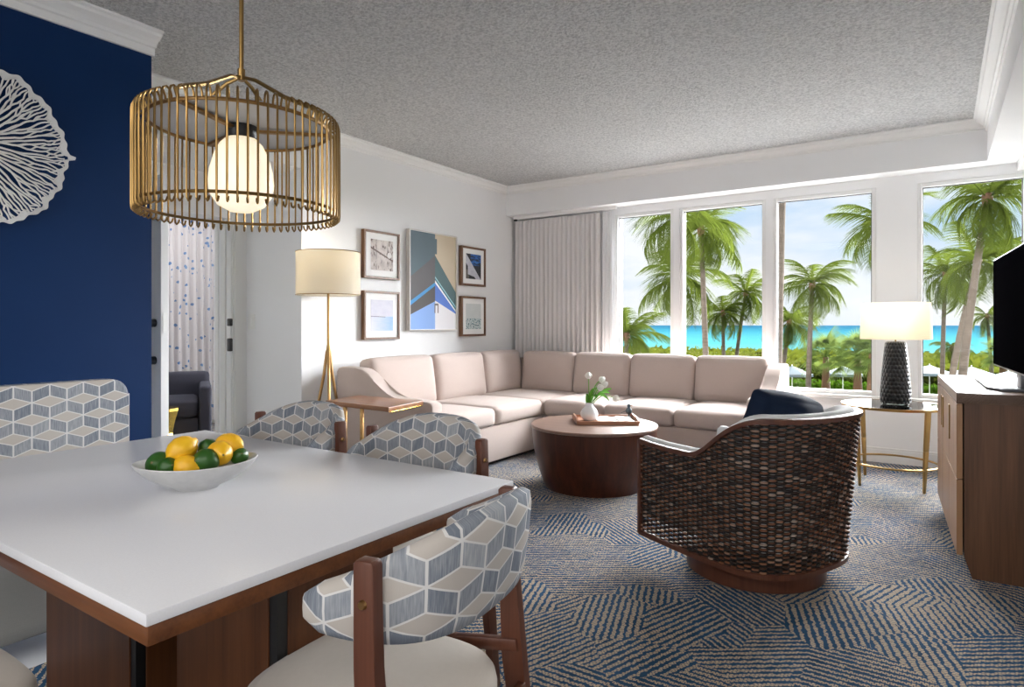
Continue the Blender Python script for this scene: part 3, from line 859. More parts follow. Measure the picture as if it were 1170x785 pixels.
# ---------------------------------------------------------------- console and television
CR = R(3.5)
t = thing('media_console', 'walnut media console with doors under the television', 'console', (.062, 3.705, 0), CR)
b = NB(); add_box(b, 0, .43, 0, 1.30, .825, .875, .003); obj('top', b, 'console_top', t)
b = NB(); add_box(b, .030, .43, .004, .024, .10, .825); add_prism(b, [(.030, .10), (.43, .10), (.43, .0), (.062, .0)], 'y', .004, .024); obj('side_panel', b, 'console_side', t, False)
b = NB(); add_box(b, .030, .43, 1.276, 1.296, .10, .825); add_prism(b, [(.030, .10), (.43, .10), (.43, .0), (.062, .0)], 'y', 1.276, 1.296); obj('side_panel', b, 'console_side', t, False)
b = NB(); add_box(b, .032, .42, .026, 1.274, .105, .82); obj('carcass', b, 'plinth_dark', t, False)
b = NB(); add_box(b, .075, .42, .03, 1.27, 0, .10); obj('plinth', b, 'plinth_dark', t, False)
b = NB(); add_box(b, .0, .43, .0, .0035, .825, .875); obj('top_edge', b, 'console_side', t, False)
for j, (y0, y1) in enumerate(((.0, .43), (.436, .864), (.870, 1.30))):
    for z0, z1 in ((.105, .463), (.468, .822)):
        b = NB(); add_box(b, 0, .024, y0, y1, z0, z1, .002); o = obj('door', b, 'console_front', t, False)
        if z0 > .4:
            b = NB(); yy = y1 - .05 if j != 2 else y0 + .05
            add_box(b, -.006, .001, yy - .02, yy + .02, .60, .78, .002); obj('handle', b, 'brass', o, False)
t = thing('television', 'large black flat television standing on the console', 'television', (.262, 4.71, .876), R(3.7))
b = NB(); add_box(b, -.004, .032, -1.13, 0, .085, .705, .004); obj('casing', b, 'tv_edge', t)
b = NB(); add_box(b, -.0065, -.003, -1.122, -.008, .095, .697, .001); obj('screen', b, 'tv_black', t)
b = NB(); add_box(b, .010, .03, -.78, -.66, .01, .12, .003); obj('stand_neck', b, 'tv_edge', t)
b = NB(); add_prism(b, [(-.10, -.02), (.13, -.02), (.13, -.82), (-.075, -.82), (-.12, -.72)], 'z', .0, .014, .003); obj('stand_base', b, 'tv_edge', t)

# ---------------------------------------------------------------- dining table
t = thing('dining_table', 'rectangular dining table with white stone top on walnut pedestals', 'dining table', (-1.79, 1.0, 0))
TX0, TX1, TY0, TY1 = -2.566, -1.008, .497, 1.508
b = NB(); add_box(b, TX0, TX1, TY0, TY1, .736, .757, .003); obj('table_top', b, 'quartz', t, world=True)
b = NB(); add_box(b, TX0 + .004, TX1 - .004, TY0 + .004, TY1 - .004, .703, .7355, .003); obj('apron', b, 'walnut_x', t, world=True)
for x0, x1 in ((-2.34, -1.782), (-1.574, -1.177)):
    b = NB(); add_box(b, x0, x1 - .03, .85, 1.20, 0.0, .703, .002); add_box(b, x1 - .028, x1, .88, 1.20, 0, .703, .002); obj('pedestal', b, 'walnut_z', t, False, True)
    b = NB(); add_box(b, x1 - .031, x1 - .003, .854, .882, 0, .703); obj('corner_reveal', b, 'black_metal', t, False, True)

# bowl of fruit
BA = R(57.9)
bo = thing('fruit_bowl', 'oval pale grey ceramic bowl heaped with lemons and limes', 'bowl', (-1.675, .960, .757), BA)
b = NB()
rin = []
N = 64
prof = [(.30, 0), (.34, .0), (.36, .006), (.60, .024), (.82, .048), (.96, .070), (1.0, .080), (.985, .083), (.955, .078), (.80, .056), (.55, .030), (.30, .016)]
rings = []
for rr, z in prof:
    ring = []
    for k in range(N):
        a = 2 * PI * k / N; lift = .014 * cos(a) ** 2 * rr * rr
        ring.append(b.verts.new((rr * .154 * cos(a), rr * .112 * sin(a), (z + lift * (z / .08) * .6) * .86)))
    rings.append(ring)
for A, B in zip(rings, rings[1:]):
    for k in range(N): b.faces.new((A[k], A[(k + 1) % N], B[(k + 1) % N], B[k]))
b.faces.new(rings[0]); b.faces.new(rings[-1][::-1])
obj('bowl_body', b, 'bowl', bo, ang=60)
def fruit_mesh(kind):
    b = NB()
    if kind == 'lemon':
        pr = [(0, -.041), (.006, -.040), (.010, -.036), (.020, -.030), (.029, -.018), (.033, 0), (.029, .018), (.020, .030), (.010, .036), (.007, .042), (0, .044)]
    else:
        pr = [(0, -.029), (.008, -.028), (.020, -.022), (.027, -.010), (.028, 0), (.027, .010), (.020, .021), (.009, .027), (.005, .030), (0, .031)]
    add_lathe(b, pr, 28); return b
def fruit(kind, x, y, z, rot, sc, label):
    t = thing(kind, label, 'fruit', (0, 0, 0), 0, 'lemons in the bowl' if kind == 'lemon' else 'limes in the bowl')
    p = WM[bo.name] @ Vector((x * .90, y * .9, z * .92 + .009)); t.location = p; t.rotation_euler = rot; t.scale = (sc, sc, sc)
    o = obj('skin', fruit_mesh(kind), kind + '_skin', t, ang=180)
    b = NB(); add_lathe(b, [(0, (.042 if kind == 'lemon' else .030)), (.003, .0435 if kind == 'lemon' else .031), (0, .045 if kind == 'lemon' else .033)], 8); obj('stem_end', b, 'lime_stem', t)
# local frame of the bowl: +x = towards far right of the photo
FR = [('lime', -.098, .004, .066, (1.2, .3, .4), 1.25, 'large dark green lime at the near left end of the bowl'),
      ('lime', -.074, -.046, .066, (.2, 1.2, .1), .95, 'small green lime at the front beside the big lime'),
      ('lemon', -.060, .052, .078, (1.4, .4, .9), .90, 'lemon mostly hidden behind the big green lime'),
      ('lemon', -.040, -.012, .108, (-1.0, .55, .3), 1.08, 'topmost lemon with its stem end showing'),
      ('lemon', -.026, -.055, .066, (1.5, 0, -1.0), .95, 'lemon lying low at the front rim of the bowl'),
      ('lime', .030, .030, .098, (.3, .2, 0), .98, 'lime peeping out behind the topmost lemon'),
      ('lime', .026, -.050, .078, (1.3, .8, 0), 1.15, 'green lime at the front right of the bowl'),
      ('lemon', .062, -.016, .090, (1.5, .3, 1.2), 1.05, 'lemon in front of the far right lemon'),
      ('lemon', .088, .026, .105, (1.5, 0, -1.15), 1.05, 'far right lemon lying on its side at the top'),
      ('lime', .118, .002, .074, (.3, 1.1, 0), .85, 'lime shaded under the far right lemon'),
      ('lime', -.01, .030, .060, (.3, 1.1, 0), .95, 'lime deep in the middle of the bowl')]
for a in FR: fruit(*a)

# ---------------------------------------------------------------- dining chairs
def make_chair(label):
    t = thing('dining_chair', label, 'dining chair', (0, 0, 0), 0, 'barrel dining chairs around the table')
    # seat
    b = NB(); n = 56; rings = []
    def se(a, s): 
        e = .62; return (math.copysign(abs(cos(a)) ** e, cos(a)) * .232 * s, math.copysign(abs(sin(a)) ** e, sin(a)) * .222 * s)
    for s, z in ((.90, .395), (.97, .400), (1.0, .415), (1.0, .450), (.985, .468), (.95, .480), (.86, .488), (.6, .494), (.3, .497)):
        rings.append([b.verts.new((*se(2 * PI * k / n, s), z)) for k in range(n)])
    for A, B in zip(rings, rings[1:]):
        for k in range(n): b.faces.new((A[k], A[(k + 1) % n], B[(k + 1) % n], B[k]))
    b.faces.new(rings[0][::-1]); b.faces.new(rings[-1]); obj('seat', b, 'leather_cream', t, ang=60)
    # curved back pad
    b = NB(); lay = b.loops.layers.uv.verify(); g = []; nu = 48; W, XT, XBk = .228, -.045, -.272
    def bp(a):
        th = a * PI / 2; e = .68
        return Vector((XT + (XBk - XT) * abs(cos(th)) ** e, math.copysign(W * abs(sin(th)) ** e, a)))
    us = [0.]
    for i in range(nu): us.append(us[-1] + (bp((i + 1) / nu * 2 - 1) - bp(i / nu * 2 - 1)).length)
    for i in range(nu + 1):
        a = i / nu * 2 - 1; p = bp(a); d = bp(min(1, a + .02)) - bp(max(-1, a - .02)); d.normalize(); nr = Vector((d.y, -d.x))
        if nr.dot(p - Vector((-.05, 0))) < 0: nr = -nr
        q = abs(a)
        zt = .882 - .115 * q ** 1.7; zb = .675 + .015 * q ** 2
        endr = max(0., (q - .93) / .07); zt -= .016 * endr ** 3; zb += .014 * endr ** 3
        th = .024 * (1 - .35 * endr ** 3)
        row = []; 
        prf = []
        for k in range(12):
            w = 2 * PI * k / 12; e = .55
            prf.append((math.copysign(abs(cos(w)) ** e, cos(w)) * th, math.copysign(abs(sin(w)) ** e, sin(w))))
        zc, zh = (zt + zb) / 2, (zt - zb) / 2
        lean = lambda z: (z - .70) * .16
        for o_, v_ in prf:
            z = zc + zh * v_; pos = p + nr * (o_ + lean(z) * (1 - q)); row.append((b.verts.new((pos.x, pos.y, z)), (us[i] + (0.04 if o_ < 0 else 0), z + (o_ * .5))))
        g.append(row)
    for i in range(nu):
        A, B = g[i], g[i + 1]
        for k in range(12):
            k2 = (k + 1) % 12; f = b.faces.new((A[k][0], A[k2][0], B[k2][0], B[k][0]))
            for l, q in zip(f.loops, (A[k][1], A[k2][1], B[k2][1], B[k][1])): l[lay].uv = q
    b.faces.new([v for v, _ in g[0]]); b.faces.new([v for v, _ in g[-1]][::-1]); obj('backrest', b, 'blocks', t, ang=70)
    # posts (legs that rise to hold the back), bolts, front legs, rails
    for s in (-1, 1):
        b = NB(); y = s * .243
        add_prism(b, [(-.275, 0), (-.242, 0), (-.176, .45), (-.168, .66), (-.166, .826), (-.172, .832), (-.200, .832), (-.205, .826), (-.208, .66), (-.228, .45)], 'y', y - .014 + s * .006, y + .012 + s * .006, .003)
        o = obj('leg', b, 'chair_wood', t, ang=40)
        b = NB(); add_tube(b, [(-.186, y + s * .016, .765), (-.186, y + s * .023, .765)], [.009, .006], 12); obj('bolt', b, 'brass_dark', o)
    for s in (-1, 1):
        b = NB(); add_bar(b, (.20, s * .215, 0), (.17, s * .222, .45), .024, .026, (1, 0, 0), .004, .038, .040); obj('leg', b, 'chair_wood', t)
    for s in (-1, 1):
        b = NB(); add_bar(b, (.175, s * .225, .435), (-.215, s * .240, .485), .020, .028, (0, 0, 1), .003); obj('side_rail', b, 'chair_wood', t)
    b = NB(); add_bar(b, (-.225, -.24, .385), (-.225, .24, .385), .02, .04, (0, 0, 1), .003); obj('rear_rail', b, 'chair_wood', t)
    return t
c0 = make_chair('barrel dining chair with block-pattern back at the near end of the table')
c0.location = (-.965, .925, 0); c0.rotation_euler = (0, 0, PI + R(8))
dup(c0, (-1.475, 1.465, 0), -PI / 2, 'barrel dining chair on the far side nearest the wooden end table')
dup(c0, (-2.145, 1.465, 0), -PI / 2, 'barrel dining chair on the far side nearest the navy wall')
dup(c0, (-1.66, .325, 0), PI / 2, 'dining chair of which only a corner of cream seat shows under the table')
# upholstered end chair
t = thing('host_chair', 'wide upholstered chair with a straight block-pattern back against the navy wall', 'dining chair', (-2.95, 1.0, 0))
b = NB(); lay = b.loops.layers.uv.verify()
pf = rrect(.76, .50, .065, 8, 0, .715)
b2 = [( -3.02, -2.93)]
add_prism(b, [(1.0 + p, q) for p, q in pf], 'x', -3.03, -2.94, .018)
for f in b.faces:
    for l in f.loops: l[lay].uv = (l.vert.co.y * .85, l.vert.co.z * .95 + l.vert.co.x * .5)
obj('backrest', b, 'blocks', t, world=True, ang=50)
b = NB(); add_soft(b, -2.935, -2.66, .63, 1.37, .09, .47, .03, (.0, 0, .012), 8); obj('seat', b, 'grey_uphol', t, world=True, ang=60)
for x in (-3.0, -2.70):
    for y in (.67, 1.33):
        b = NB(); add_bar(b, (x, y, 0), (x, y, .47 if x < -2.9 else .11), .03, .03, (1, 0, 0), .003); obj('leg', b, 'chair_wood', t, world=True)

# ---------------------------------------------------------------- pendant lamp
PX, PY = -1.774, 1.157
t = thing('pendant_lamp', 'brass cage drum pendant with an opal globe above the dining table', 'pendant lamp', (PX, PY, 1.53))
PR = .286
b = NB(); add_tube(b, [(0, 0, .43), (0, 0, CZ - 1.53 - .02)], .0068, 12); add_tube(b, [(0, 0, .415), (0, 0, .45)], .011, 12); obj('rod', b, 'brass', t)
b = NB(); add_lathe(b, [(0, CZ - 1.53 - .03), (.055, CZ - 1.53 - .03), (.06, CZ - 1.53 - .02), (.06, CZ - 1.53), (0, CZ - 1.53)], 32); obj('ceiling_rose', b, 'brass', t)
ring = lambda r, z, n=96: [(r * cos(2 * PI * k / n), r * sin(2 * PI * k / n), z) for k in range(n)]
b = NB(); add_tube(b, ring(PR - .004, .020), .0048, 8, True); obj('bottom_ring', b, 'brass', t)
b = NB(); add_tube(b, ring(PR - .030, .272), .0055, 8, True); obj('top_ring', b, 'brass_dark', t)
for k in range(4):
    a = R(20 + 90 * k); d = Vector((cos(a), sin(a), 0)); sd = Vector((-sin(a), cos(a), 0)); b = NB()
    pts = [d * .006 + Vector((0, 0, .425)), d * .05 + Vector((0, 0, .412)), d * .15 + Vector((0, 0, .352)), d * .235 + Vector((0, 0, .315)), d * (PR - .018) + Vector((0, 0, .296)), d * (PR - .028) + Vector((0, 0, .272))]
    add_tube(b, pts, [.005, .006, .0065, .0065, .006, .005], 8); obj('hanger_arm', b, 'brass', t)
b = NB()
for k in range(3):
    a = R(50 + 120 * k); add_bar(b, (0, 0, .262), ((PR - .032) * cos(a), (PR - .032) * sin(a), .268), .016, .008)
obj('spoke', b, 'brass_dark', t)
b = NB(); add_lathe(b, [(0, .275), (PR - .034, .275), (PR - .034, .281), (0, .281)], 64); obj('diffuser_disc', b, 'frosted_disc', t)
b = NB(); add_lathe(b, [(0, .235), (.040, .235), (.046, .245), (.046, .275), (0, .275)], 32); obj('lamp_holder', b, 'black_metal', t)
b = NB(); add_lathe(b, [(0, .012), (.035, .016), (.068, .034), (.089, .066), (.094, .10), (.090, .14), (.078, .185), (.062, .218), (.045, .236), (0, .242)], 48); obj('opal_globe', b, 'opal', t, ang=180)
NR = 72; rib = None
for k in range(NR):
    if rib is None:
        b = NB()
        pts = [(PR - .016, 0, .010), (PR - .012, 0, .0), (PR - .004, 0, -.005), (PR + .003, 0, .001), (PR + .004, 0, .014), (PR + .004, 0, .10), (PR + .004, 0, .20), (PR + .003, 0, .285), (PR - .002, 0, .297), (PR - .012, 0, .303), (PR - .022, 0, .298), (PR - .028, 0, .285), (PR - .030, 0, .272)]
        add_tube(b, pts, .0031, 6); rib = obj('rib', b, 'brass', t)
    else:
        o = rib.copy(); C.objects.link(o); o.parent = t; o.rotation_euler = (0, 0, 2 * PI * k / NR)

# ---------------------------------------------------------------- pictures on the white wall
def art_mat(name, fn):
    m = Mat(name, .6); uv = m.coord('UV'); m.color(fn(m, uv[0], uv[1])); M[name] = m.m
def a_main(m, u, v):
    c = (.055, .095, .115)
    below = lambda k0, k1, c0: (v - (u * k1 + k0)) < 0
    left = u < .53
    # left half: slate, grey-brown hull, blue stripe, brown, pale blue
    L = m.mix(v < (u * .47 + .525), (.060, .10, .125), m.mix(m.noise(m.vec(u, v, 0.), 4, 2), (.075, .060, .060), (.085, .090, .10)))
    L = m.mix(v < (u * .40 + .28), L, (.03, .25, .55))
    L = m.mix(v < (u * .42 + .235), L, (.050, .042, .042))
    L = m.mix(v < (u * .28 + .145), L, (.20, .36, .72))
    # right half
    Rr = m.mix(v < (1.20 - u * .80), (.52, .43, .31), (.045, .105, .115))
    Rr = m.mix(v < (.905 - u * .66), Rr, (.35, .62, .70))
    Rr = m.mix(v < (.890 - u * .66), Rr, (.03, .13, .18))
    Rr = m.mix(v < (.865 - u * .66), Rr, (.85, .85, .85))
    Rr = m.mix(v < (.825 - u * .64), Rr, (.06, .16, .55))
    Rr = m.mix(v < (.455 - u * .29), Rr, (.78, .77, .80))
    c = m.mix(left, Rr, L)
    notch = (u > .50) * (u < .57) * (v > .79) * (v < .95)
    c = m.mix(notch, c, (.060, .10, .125))
    plate = ((u - .56).abs() < .045) * ((v - .22).abs() < .05) * (((u - .56).abs() > .022).max(v > .25))
    return m.mix(plate, c, (.16, .14, .14))
def a_beach(m, u, v):
    c = m.ramp(m.noise(m.vec(u * 1.2, v, 2.), 3, 3), [(.35, (.42, .36, .34)), (.6, (.66, .60, .57))])
    br = ((v - (.72 - u * .38)).abs() < .028)
    c = m.mix(br, c, (.10, .055, .035))
    tuft = m.noise(m.vec(u * 7, v * 2.2, 1.), 2, 4) > (.72 - u * .20 - ((u < .25)) * .15)
    c = m.mix(tuft, c, (.09, .055, .045))
    dot = ((u - .83) * (u - .83) + (v - .52) * (v - .52)) < .010
    return m.mix(dot, c, (.75, .72, .70))
def a_sea(m, u, v):
    sky = m.mix(m.noise(m.vec(u * 2, v * 3, 0.), 2, 3), (.50, .50, .62), (.68, .68, .74))
    w = m.mix((u * .9 + m.noise(m.vec(u * 2, v * 9, 0.), 2, 3) * .5 - .3).clamp(), (.60, .62, .70), (.22, .42, .72))
    c = m.mix(v < .46, sky, w)
    return m.mix(((v - (.468 - u * .03)).abs() < .010) * (u < .65), c, (.08, .08, .12))
def a_navy(m, u, v):
    bg = m.ramp(m.noise(m.vec(u * 1.5 + v, v * 5, 0.), 2.2, 3), [(.42, (.005, .010, .03)), (.55, (.01, .10, .35)), (.68, (.06, .22, .55))])
    s1 = (v < (1.0 - u * 1.02)) * (v > (.62 - u * .95)); wing = m.mix(m.noise(m.vec(u * 3, v * 6, 0.), 2, 3), (.38, .38, .45), (.66, .66, .72))
    s2 = (v > .55) * (u > .3)
    low = m.mix((u < .2) * (v < .35), (.01, .012, .02), (.12, .10, .09))
    c = m.mix(s2, low, bg)
    return m.mix(s1.max((v < (.62 - u * .8)) * (v > (.2 - u * .2)) * (u > .12) * (u < .65)), c, wing)
def a_boats(m, u, v):
    pale = m.mix(m.noise(m.vec(u, v, 0.), 3, 2), (.62, .66, .66), (.72, .75, .74))
    sp = m.noise(m.vec(u * 9, v * 11, 0.), 1.6, 2)
    col = m.ramp(sp, [(.36, (.04, .08, .10)), (.43, (.16, .36, .38)), (.50, (.66, .70, .70)), (.60, (.74, .76, .76)), (.66, (.30, .45, .48))])
    return m.mix(v < .42, pale, col)
for n_, f_ in (('art_main', a_main), ('art_beach', a_beach), ('art_sea', a_sea), ('art_navy', a_navy), ('art_boats', a_boats)): art_mat(n_, f_)
def picture(name, y0, y1, z0, z1, bw, dep, fmat, art, mat_in, label):
    t = thing(name, label, 'picture', (XL, (y0 + y1) / 2, z0))
    b = NB()
    for q in ((y0, y0 + bw, z0, z1), (y1 - bw, y1, z0, z1), (y0 + bw, y1 - bw, z0, z0 + bw), (y0 + bw, y1 - bw, z1 - bw, z1)):
        add_box(b, XL + .004, XL + dep, q[0], q[1], q[2], q[3], .002)
    obj('frame', b, fmat, t, False, True)
    if mat_in:
        b = NB(); add_box(b, XL + .003, XL + dep - .014, y0 + bw, y1 - bw, z0 + bw, z1 - bw); obj('mat_board', b, 'mat_board', t, False, True)
        a0, a1, c0_, c1 = [(y0, y1, z0, z1)[i] + (y1 - y0 if i < 2 else z1 - z0) * mat_in[i] for i in range(4)]
    else: a0, a1, c0_, c1 = y0 + bw, y1 - bw, z0 + bw, z1 - bw
    b = NB(); lay = b.loops.layers.uv.verify(); add_box(b, XL + dep - .0145, XL + dep - (.012), a0, a1, c0_, c1)
    for f in b.faces:
        for l in f.loops: l[lay].uv = ((l.vert.co.y - a0) / (a1 - a0), (l.vert.co.z - c0_) / (c1 - c0_))
    obj('print', b, art, t, False, True)
MI = (.20, -.18, .18, -.18)
picture('framed_print', 3.93, 4.375, 1.615, 2.045, .020, .046, 'frame_wood', 'art_beach', MI, 'wood-framed print of brown branches, upper picture next to the floor lamp')
picture('framed_print', 3.93, 4.375, 1.066, 1.503, .020, .046, 'frame_wood', 'art_sea', MI, 'wood-framed pale print of still blue water, lower picture next to the floor lamp')
picture('framed_painting', 4.50, 5.22, 1.143, 2.12, .012, .052, 'white_frame', 'art_main', None, 'tall painting of a blue boat bow in a thin pale frame')
picture('framed_print', 5.305, 5.735, 1.620, 2.041, .022, .046, 'frame_wood', 'art_navy', MI, 'wood-framed dark blue print, upper picture nearest the curtain')
picture('framed_print', 5.305, 5.735, 1.076, 1.505, .022, .046, 'frame_wood', 'art_boats', MI, 'wood-framed pale teal speckled print, lower picture nearest the curtain')

# coral wall sculpture on the navy wall
random.seed(21)
cy_, cz_, CRr = 1.02, 2.02, .375
b = NB()
def cpt(r, a, x=.03): return Vector((XB + x + .03 * (r / CRr) ** 2, cy_ + r * cos(a), cz_ + r * sin(a)))
levels = [.03, .09, .16, .22, .275, .325, .362]; cnt = [20, 34, 52, 74, 98, 124, 150]
nodes = []
for L, n in zip(levels, cnt):
    nodes.append([((k + random.uniform(-.25, .25)) / n * 2 * PI, L + random.uniform(-.018, .018) * (1 if L < .35 else .3)) for k in range(n)])
def ribbon(p0, p1, w0, w1, bend):
    a0, r0 = p0; a1, r1 = p1
    da = (a1 - a0 + PI) % (2 * PI) - PI
    pts = []; ws = []
    for i in range(5):
        q = i / 4; qq = q * q * (3 - 2 * q); pts.append(cpt(r0 + (r1 - r0) * q, a0 + da * qq + bend * sin(PI * q), .026)); ws.append(w0 + (w1 - w0) * q)
    add_tube(b, pts, ws, 5)
for li in range(len(nodes) - 1):
    A, B = nodes[li], nodes[li + 1]; w0, w1 = .0060 - li * .0004, .0056 - li * .0004
    for (a, r) in B:
        j = min(range(len(A)), key=lambda k: abs((A[k][0] - a + PI) % (2 * PI) - PI)); ribbon(A[j], (a, r), w0, w1, random.uniform(-.02, .02))
    used = set(min(range(len(B)), key=lambda k: abs((B[k][0] - a + PI) % (2 * PI) - PI)) for a, r in A)
    for a, r in A:
        if random.random() < .35:
            j = min(range(len(B)), key=lambda k: abs((B[k][0] - a - .05 + PI) % (2 * PI) - PI)); ribbon((a, r), B[j], w0 * .8, w1 * .8, .02)
# lacy rim
ro = []; ri = []; NN = 360
for k in range(NN):
    a = 2 * PI * k / NN
    rr = CRr + .004 * sin(a * 7 + 1) + .005 * sin(a * 17 + 2) + .004 * sin(a * 41) + (.022 if abs(a - .02) < .03 else 0)
    wd = .022 + .006 * sin(a * 17) + .004 * sin(a * 37 + 1)
    ro.append(cpt(rr, a, .034 + .006 * sin(a * 13))); ri.append(cpt(rr - wd, a, .026))
vo = [[b.verts.new(p + Vector((dx, 0, 0))) for p in ps] for ps, dx in ((ro, 0), (ri, 0), (ri, -.004), (ro, -.004))]
for i in range(4):
    A, B = vo[i], vo[(i + 1) % 4]
    for k in range(NN): b.faces.new((A[k], A[(k + 1) % NN], B[(k + 1) % NN], B[k]))
add_tube(b, [cpt(.03, 2 * PI * k / 24, .02) for k in range(24)], .006, 6, True)
for k in range(3): add_tube(b, [cpt(.09, 2.1 * k, .03), (XB + .001, cpt(.09, 2.1 * k).y, cpt(.09, 2.1 * k).z)], .004, 6)
tag(obj('coral_art', b, 'coral_white', None, ang=60), 'round white sea-fan coral sculpture mounted on the navy wall', 'wall sculpture')

# ---------------------------------------------------------------- bedroom furniture
t = thing('armchair', 'dark charcoal upholstered armchair glimpsed in the bedroom', 'armchair', (-6.45, 3.35, 0), R(-30))
b = NB(); add_soft(b, -.40, .34, -.32, .32, .12, .30, .03, (0, 0, 0), 5); obj('base', b, 'armchair_cloth', t, ang=60)
b = NB(); add_soft(b, -.28, .37, -.31, .31, .30, .47, .05, (0, 0, .02), 6); obj('seat_cushion', b, 'armchair_cloth', t, ang=180)
b = NB(); add_soft(b, -.48, -.28, -.42, .42, .12, .70, .04, (.01, 0, 0), 6); obj('backrest', b, 'armchair_cloth', t, ang=180)
for s in (-1, 1):
    b = NB(); add_soft(b, -.40, .38, s * .375 - .055, s * .375 + .055, .12, .60, .03, (0, 0, 0), 6); obj('armrest', b, 'armchair_cloth', t, ang=180)
for x in (-.4, .32):
    for y in (-.36, .36):
        b = NB(); add_bar(b, (x, y, 0), (x, y, .13), .03, .03, (1, 0, 0), .002); obj('leg', b, 'plinth_dark', t)
t = thing('drum_stool', 'faceted gold drum stool beside the bedroom armchair', 'stool', (-5.86, 3.02, 0))
b = NB(); add_lathe(b, [(0, 0), (.12, 0), (.135, .02), (.115, .14), (.10, .22), (.125, .34), (.15, .42), (.15, .445), (0, .445)], 9); obj('body', b, 'gold', t, False)

# ---------------------------------------------------------------- outdoors
GZ = -5.0
b = NB(); add_box(b, -160, 90, 9, 135, GZ - .5, GZ); struct('ground', b, 'lawn', 'green hotel lawn below the windows', 'lawn')
b = NB(); add_box(b, -9, 4, 6.64, 10.5, -.30, -.12); struct('floor_reflector', b, 'reflector', 'added unseen pale slab bouncing daylight to the ceiling', 'reflector')  # added below the sightline to throw daylight onto the ceiling
b = NB(); add_box(b, -40, 20, 10.6, 34, GZ, GZ + .06); struct('floor_bounce_slab', b, 'reflector', 'added unseen pale ground slab bouncing daylight upward', 'bounce_slab')  # second unseen slab, added to reflect sun up through the windows
b = NB(); add_box(b, -4500, 3000, 134, 6000, GZ - 1.6, GZ - .6); struct('sea', b, 'sea', 'turquoise sea reaching to the horizon', 'sea')
random.seed(5)
def frond_mesh(seed, L=3.0, droop=.9, leaf=.80, n=58):
    """coconut frond rising along +X then arching down, with hanging leaflets"""
    rnd = random.Random(seed); b = NB()
    P = []; ang = R(rnd.uniform(-4, 6)); p = Vector((0, 0, 0)); N_ = 24
    for i in range(N_ + 1):
        P.append(p.copy()); a = ang - droop * 1.5 * (i / N_) ** 1.5; p = p + Vector((cos(a), 0, sin(a))) * (L / N_)
    add_tube(b, P[::2], [.030 - .024 * i / 12 for i in range(13)], 4)
    for k in range(n):
        q = .10 + .90 * k / (n - 1); f = q * N_; i = min(N_ - 1, int(f)); o = P[i].lerp(P[i + 1], f - i); d = (P[i + 1] - P[i]).normalized()
        for s in (-1, 1):
            ln = leaf * (.45 + .9 * sin(PI * min(1, q * .9 + .08))) * rnd.uniform(.85, 1.1)
            dr = (Vector((0, s * rnd.uniform(.75, 1.), 0)) + d * rnd.uniform(.55, .85) + Vector((0, 0, rnd.uniform(-.25, .2)))).normalized()
            w = .030; prev = None
            for j in range(4):
                t_ = j / 3; pt_ = o + dr * ln * t_ + Vector((0, 0, -.70 * ln * t_ * t_)); ww = w * (1 - t_ * .85)
                a_, c_ = b.verts.new(pt_ + d * ww + Vector((0, 0, ww * .4))), b.verts.new(pt_ - d * ww - Vector((0, 0, ww * .4)))
                if prev: b.faces.new((prev[0], a_, c_, prev[1]))
                prev = (a_, c_)
    bmesh.ops.recalc_face_normals(b, faces=b.faces[:])
    me = bpy.data.meshes.new('frond'); b.to_mesh(me); b.free(); me.materials.append(M['frond_green']); return me
FM = [frond_mesh(1, 3.2, .75), frond_mesh(2, 3.0, 1.05), frond_mesh(3, 2.8, 1.35), frond_mesh(4, 3.3, .45)]
for me in FM: me.name = 'frond'
def palm(x, y, hub, base_dx, rad, size, label, nf=17, wind=0., seed=0, fr=None, curve=.5, lowest=-55):
    rnd = random.Random(seed * 13 + 5)
    t = thing('palm_tree', label, 'palm tree', (x + base_dx, y, GZ), 0, 'palm trees outside the windows')
    H_ = hub - GZ; b = NB(); pts = []; rs = []
    for i in range(15):
        q = i / 14; bx = -base_dx * (q ** (1 + curve)); pts.append((bx, .0, H_ * q)); rs.append(rad * (1.25 - .45 * q) * (1 + .03 * (i % 2)) * (1.25 if i == 0 else 1))
    add_tube(b, pts, rs, 12); obj('trunk', b, 'bark', t, ang=80)
    b = NB(); add_lathe(b, [(0, -.35 * size), (rad * 1.0, -.30 * size), (rad * 1.4, -.05 * size), (rad * 1.3, .15 * size), (rad * .8, .42 * size), (0, .45 * size)], 12, (-base_dx, 0, H_)); obj('crown_base', b, 'husk', t)
    for k in range(nf):
        o = bpy.data.objects.new('frond', FM[rnd.choice((0, 1, 1, 2, 2, 3))]); C.objects.link(o); o.parent = t
        az = 2 * PI * (k * .382 + rnd.uniform(-.04, .04)) 
        el = R(72 - (72 - lowest) * (k + .5) / nf)
        el -= wind * cos(az) * .25
        az2 = az - wind * .45 * sin(az)
        o.location = (-base_dx, 0, H_ + .05 * size); o.rotation_euler = (rnd.uniform(-.5, .5), -el, az2)
        s = size * .88 * rnd.uniform(.82, 1.08); o.scale = (s, s, s)
    return t
f_, H0 = 729., 1.2
def place(px, py, d):
    u = (px - 585) / f_; s_, c_ = sin(YW_), cos(YW_)
    return (d * (-s_ + u * c_), d * (c_ + u * s_), H0 + (371 - py) / f_ * d)
def P(px, py, d, bpx, size, label, **k):
    x, y, z = place(px, py, d); bx = (bpx - px) / f_ * d * 1.25
    return palm(x, y, z, bx, k.pop('rad', .13), size, label, **k)
P(801, 264, 30, 807, .92, 'tall palm with leaning trunk in the second window', seed=1, wind=.8, nf=20)
P(776, 318, 34, 779, 1.05, 'palm whose crown spreads leftwards across the first window', seed=2, wind=-.3, nf=20)
P(774, 250, 26, 774, .95, 'palm whose fronds fill the top of the first window', seed=17, wind=.0, nf=16, rad=.10)
P(826, 358, 45, 827, .80, 'smaller palm with a round crown in the middle of the second window', seed=3, wind=.5, nf=22)
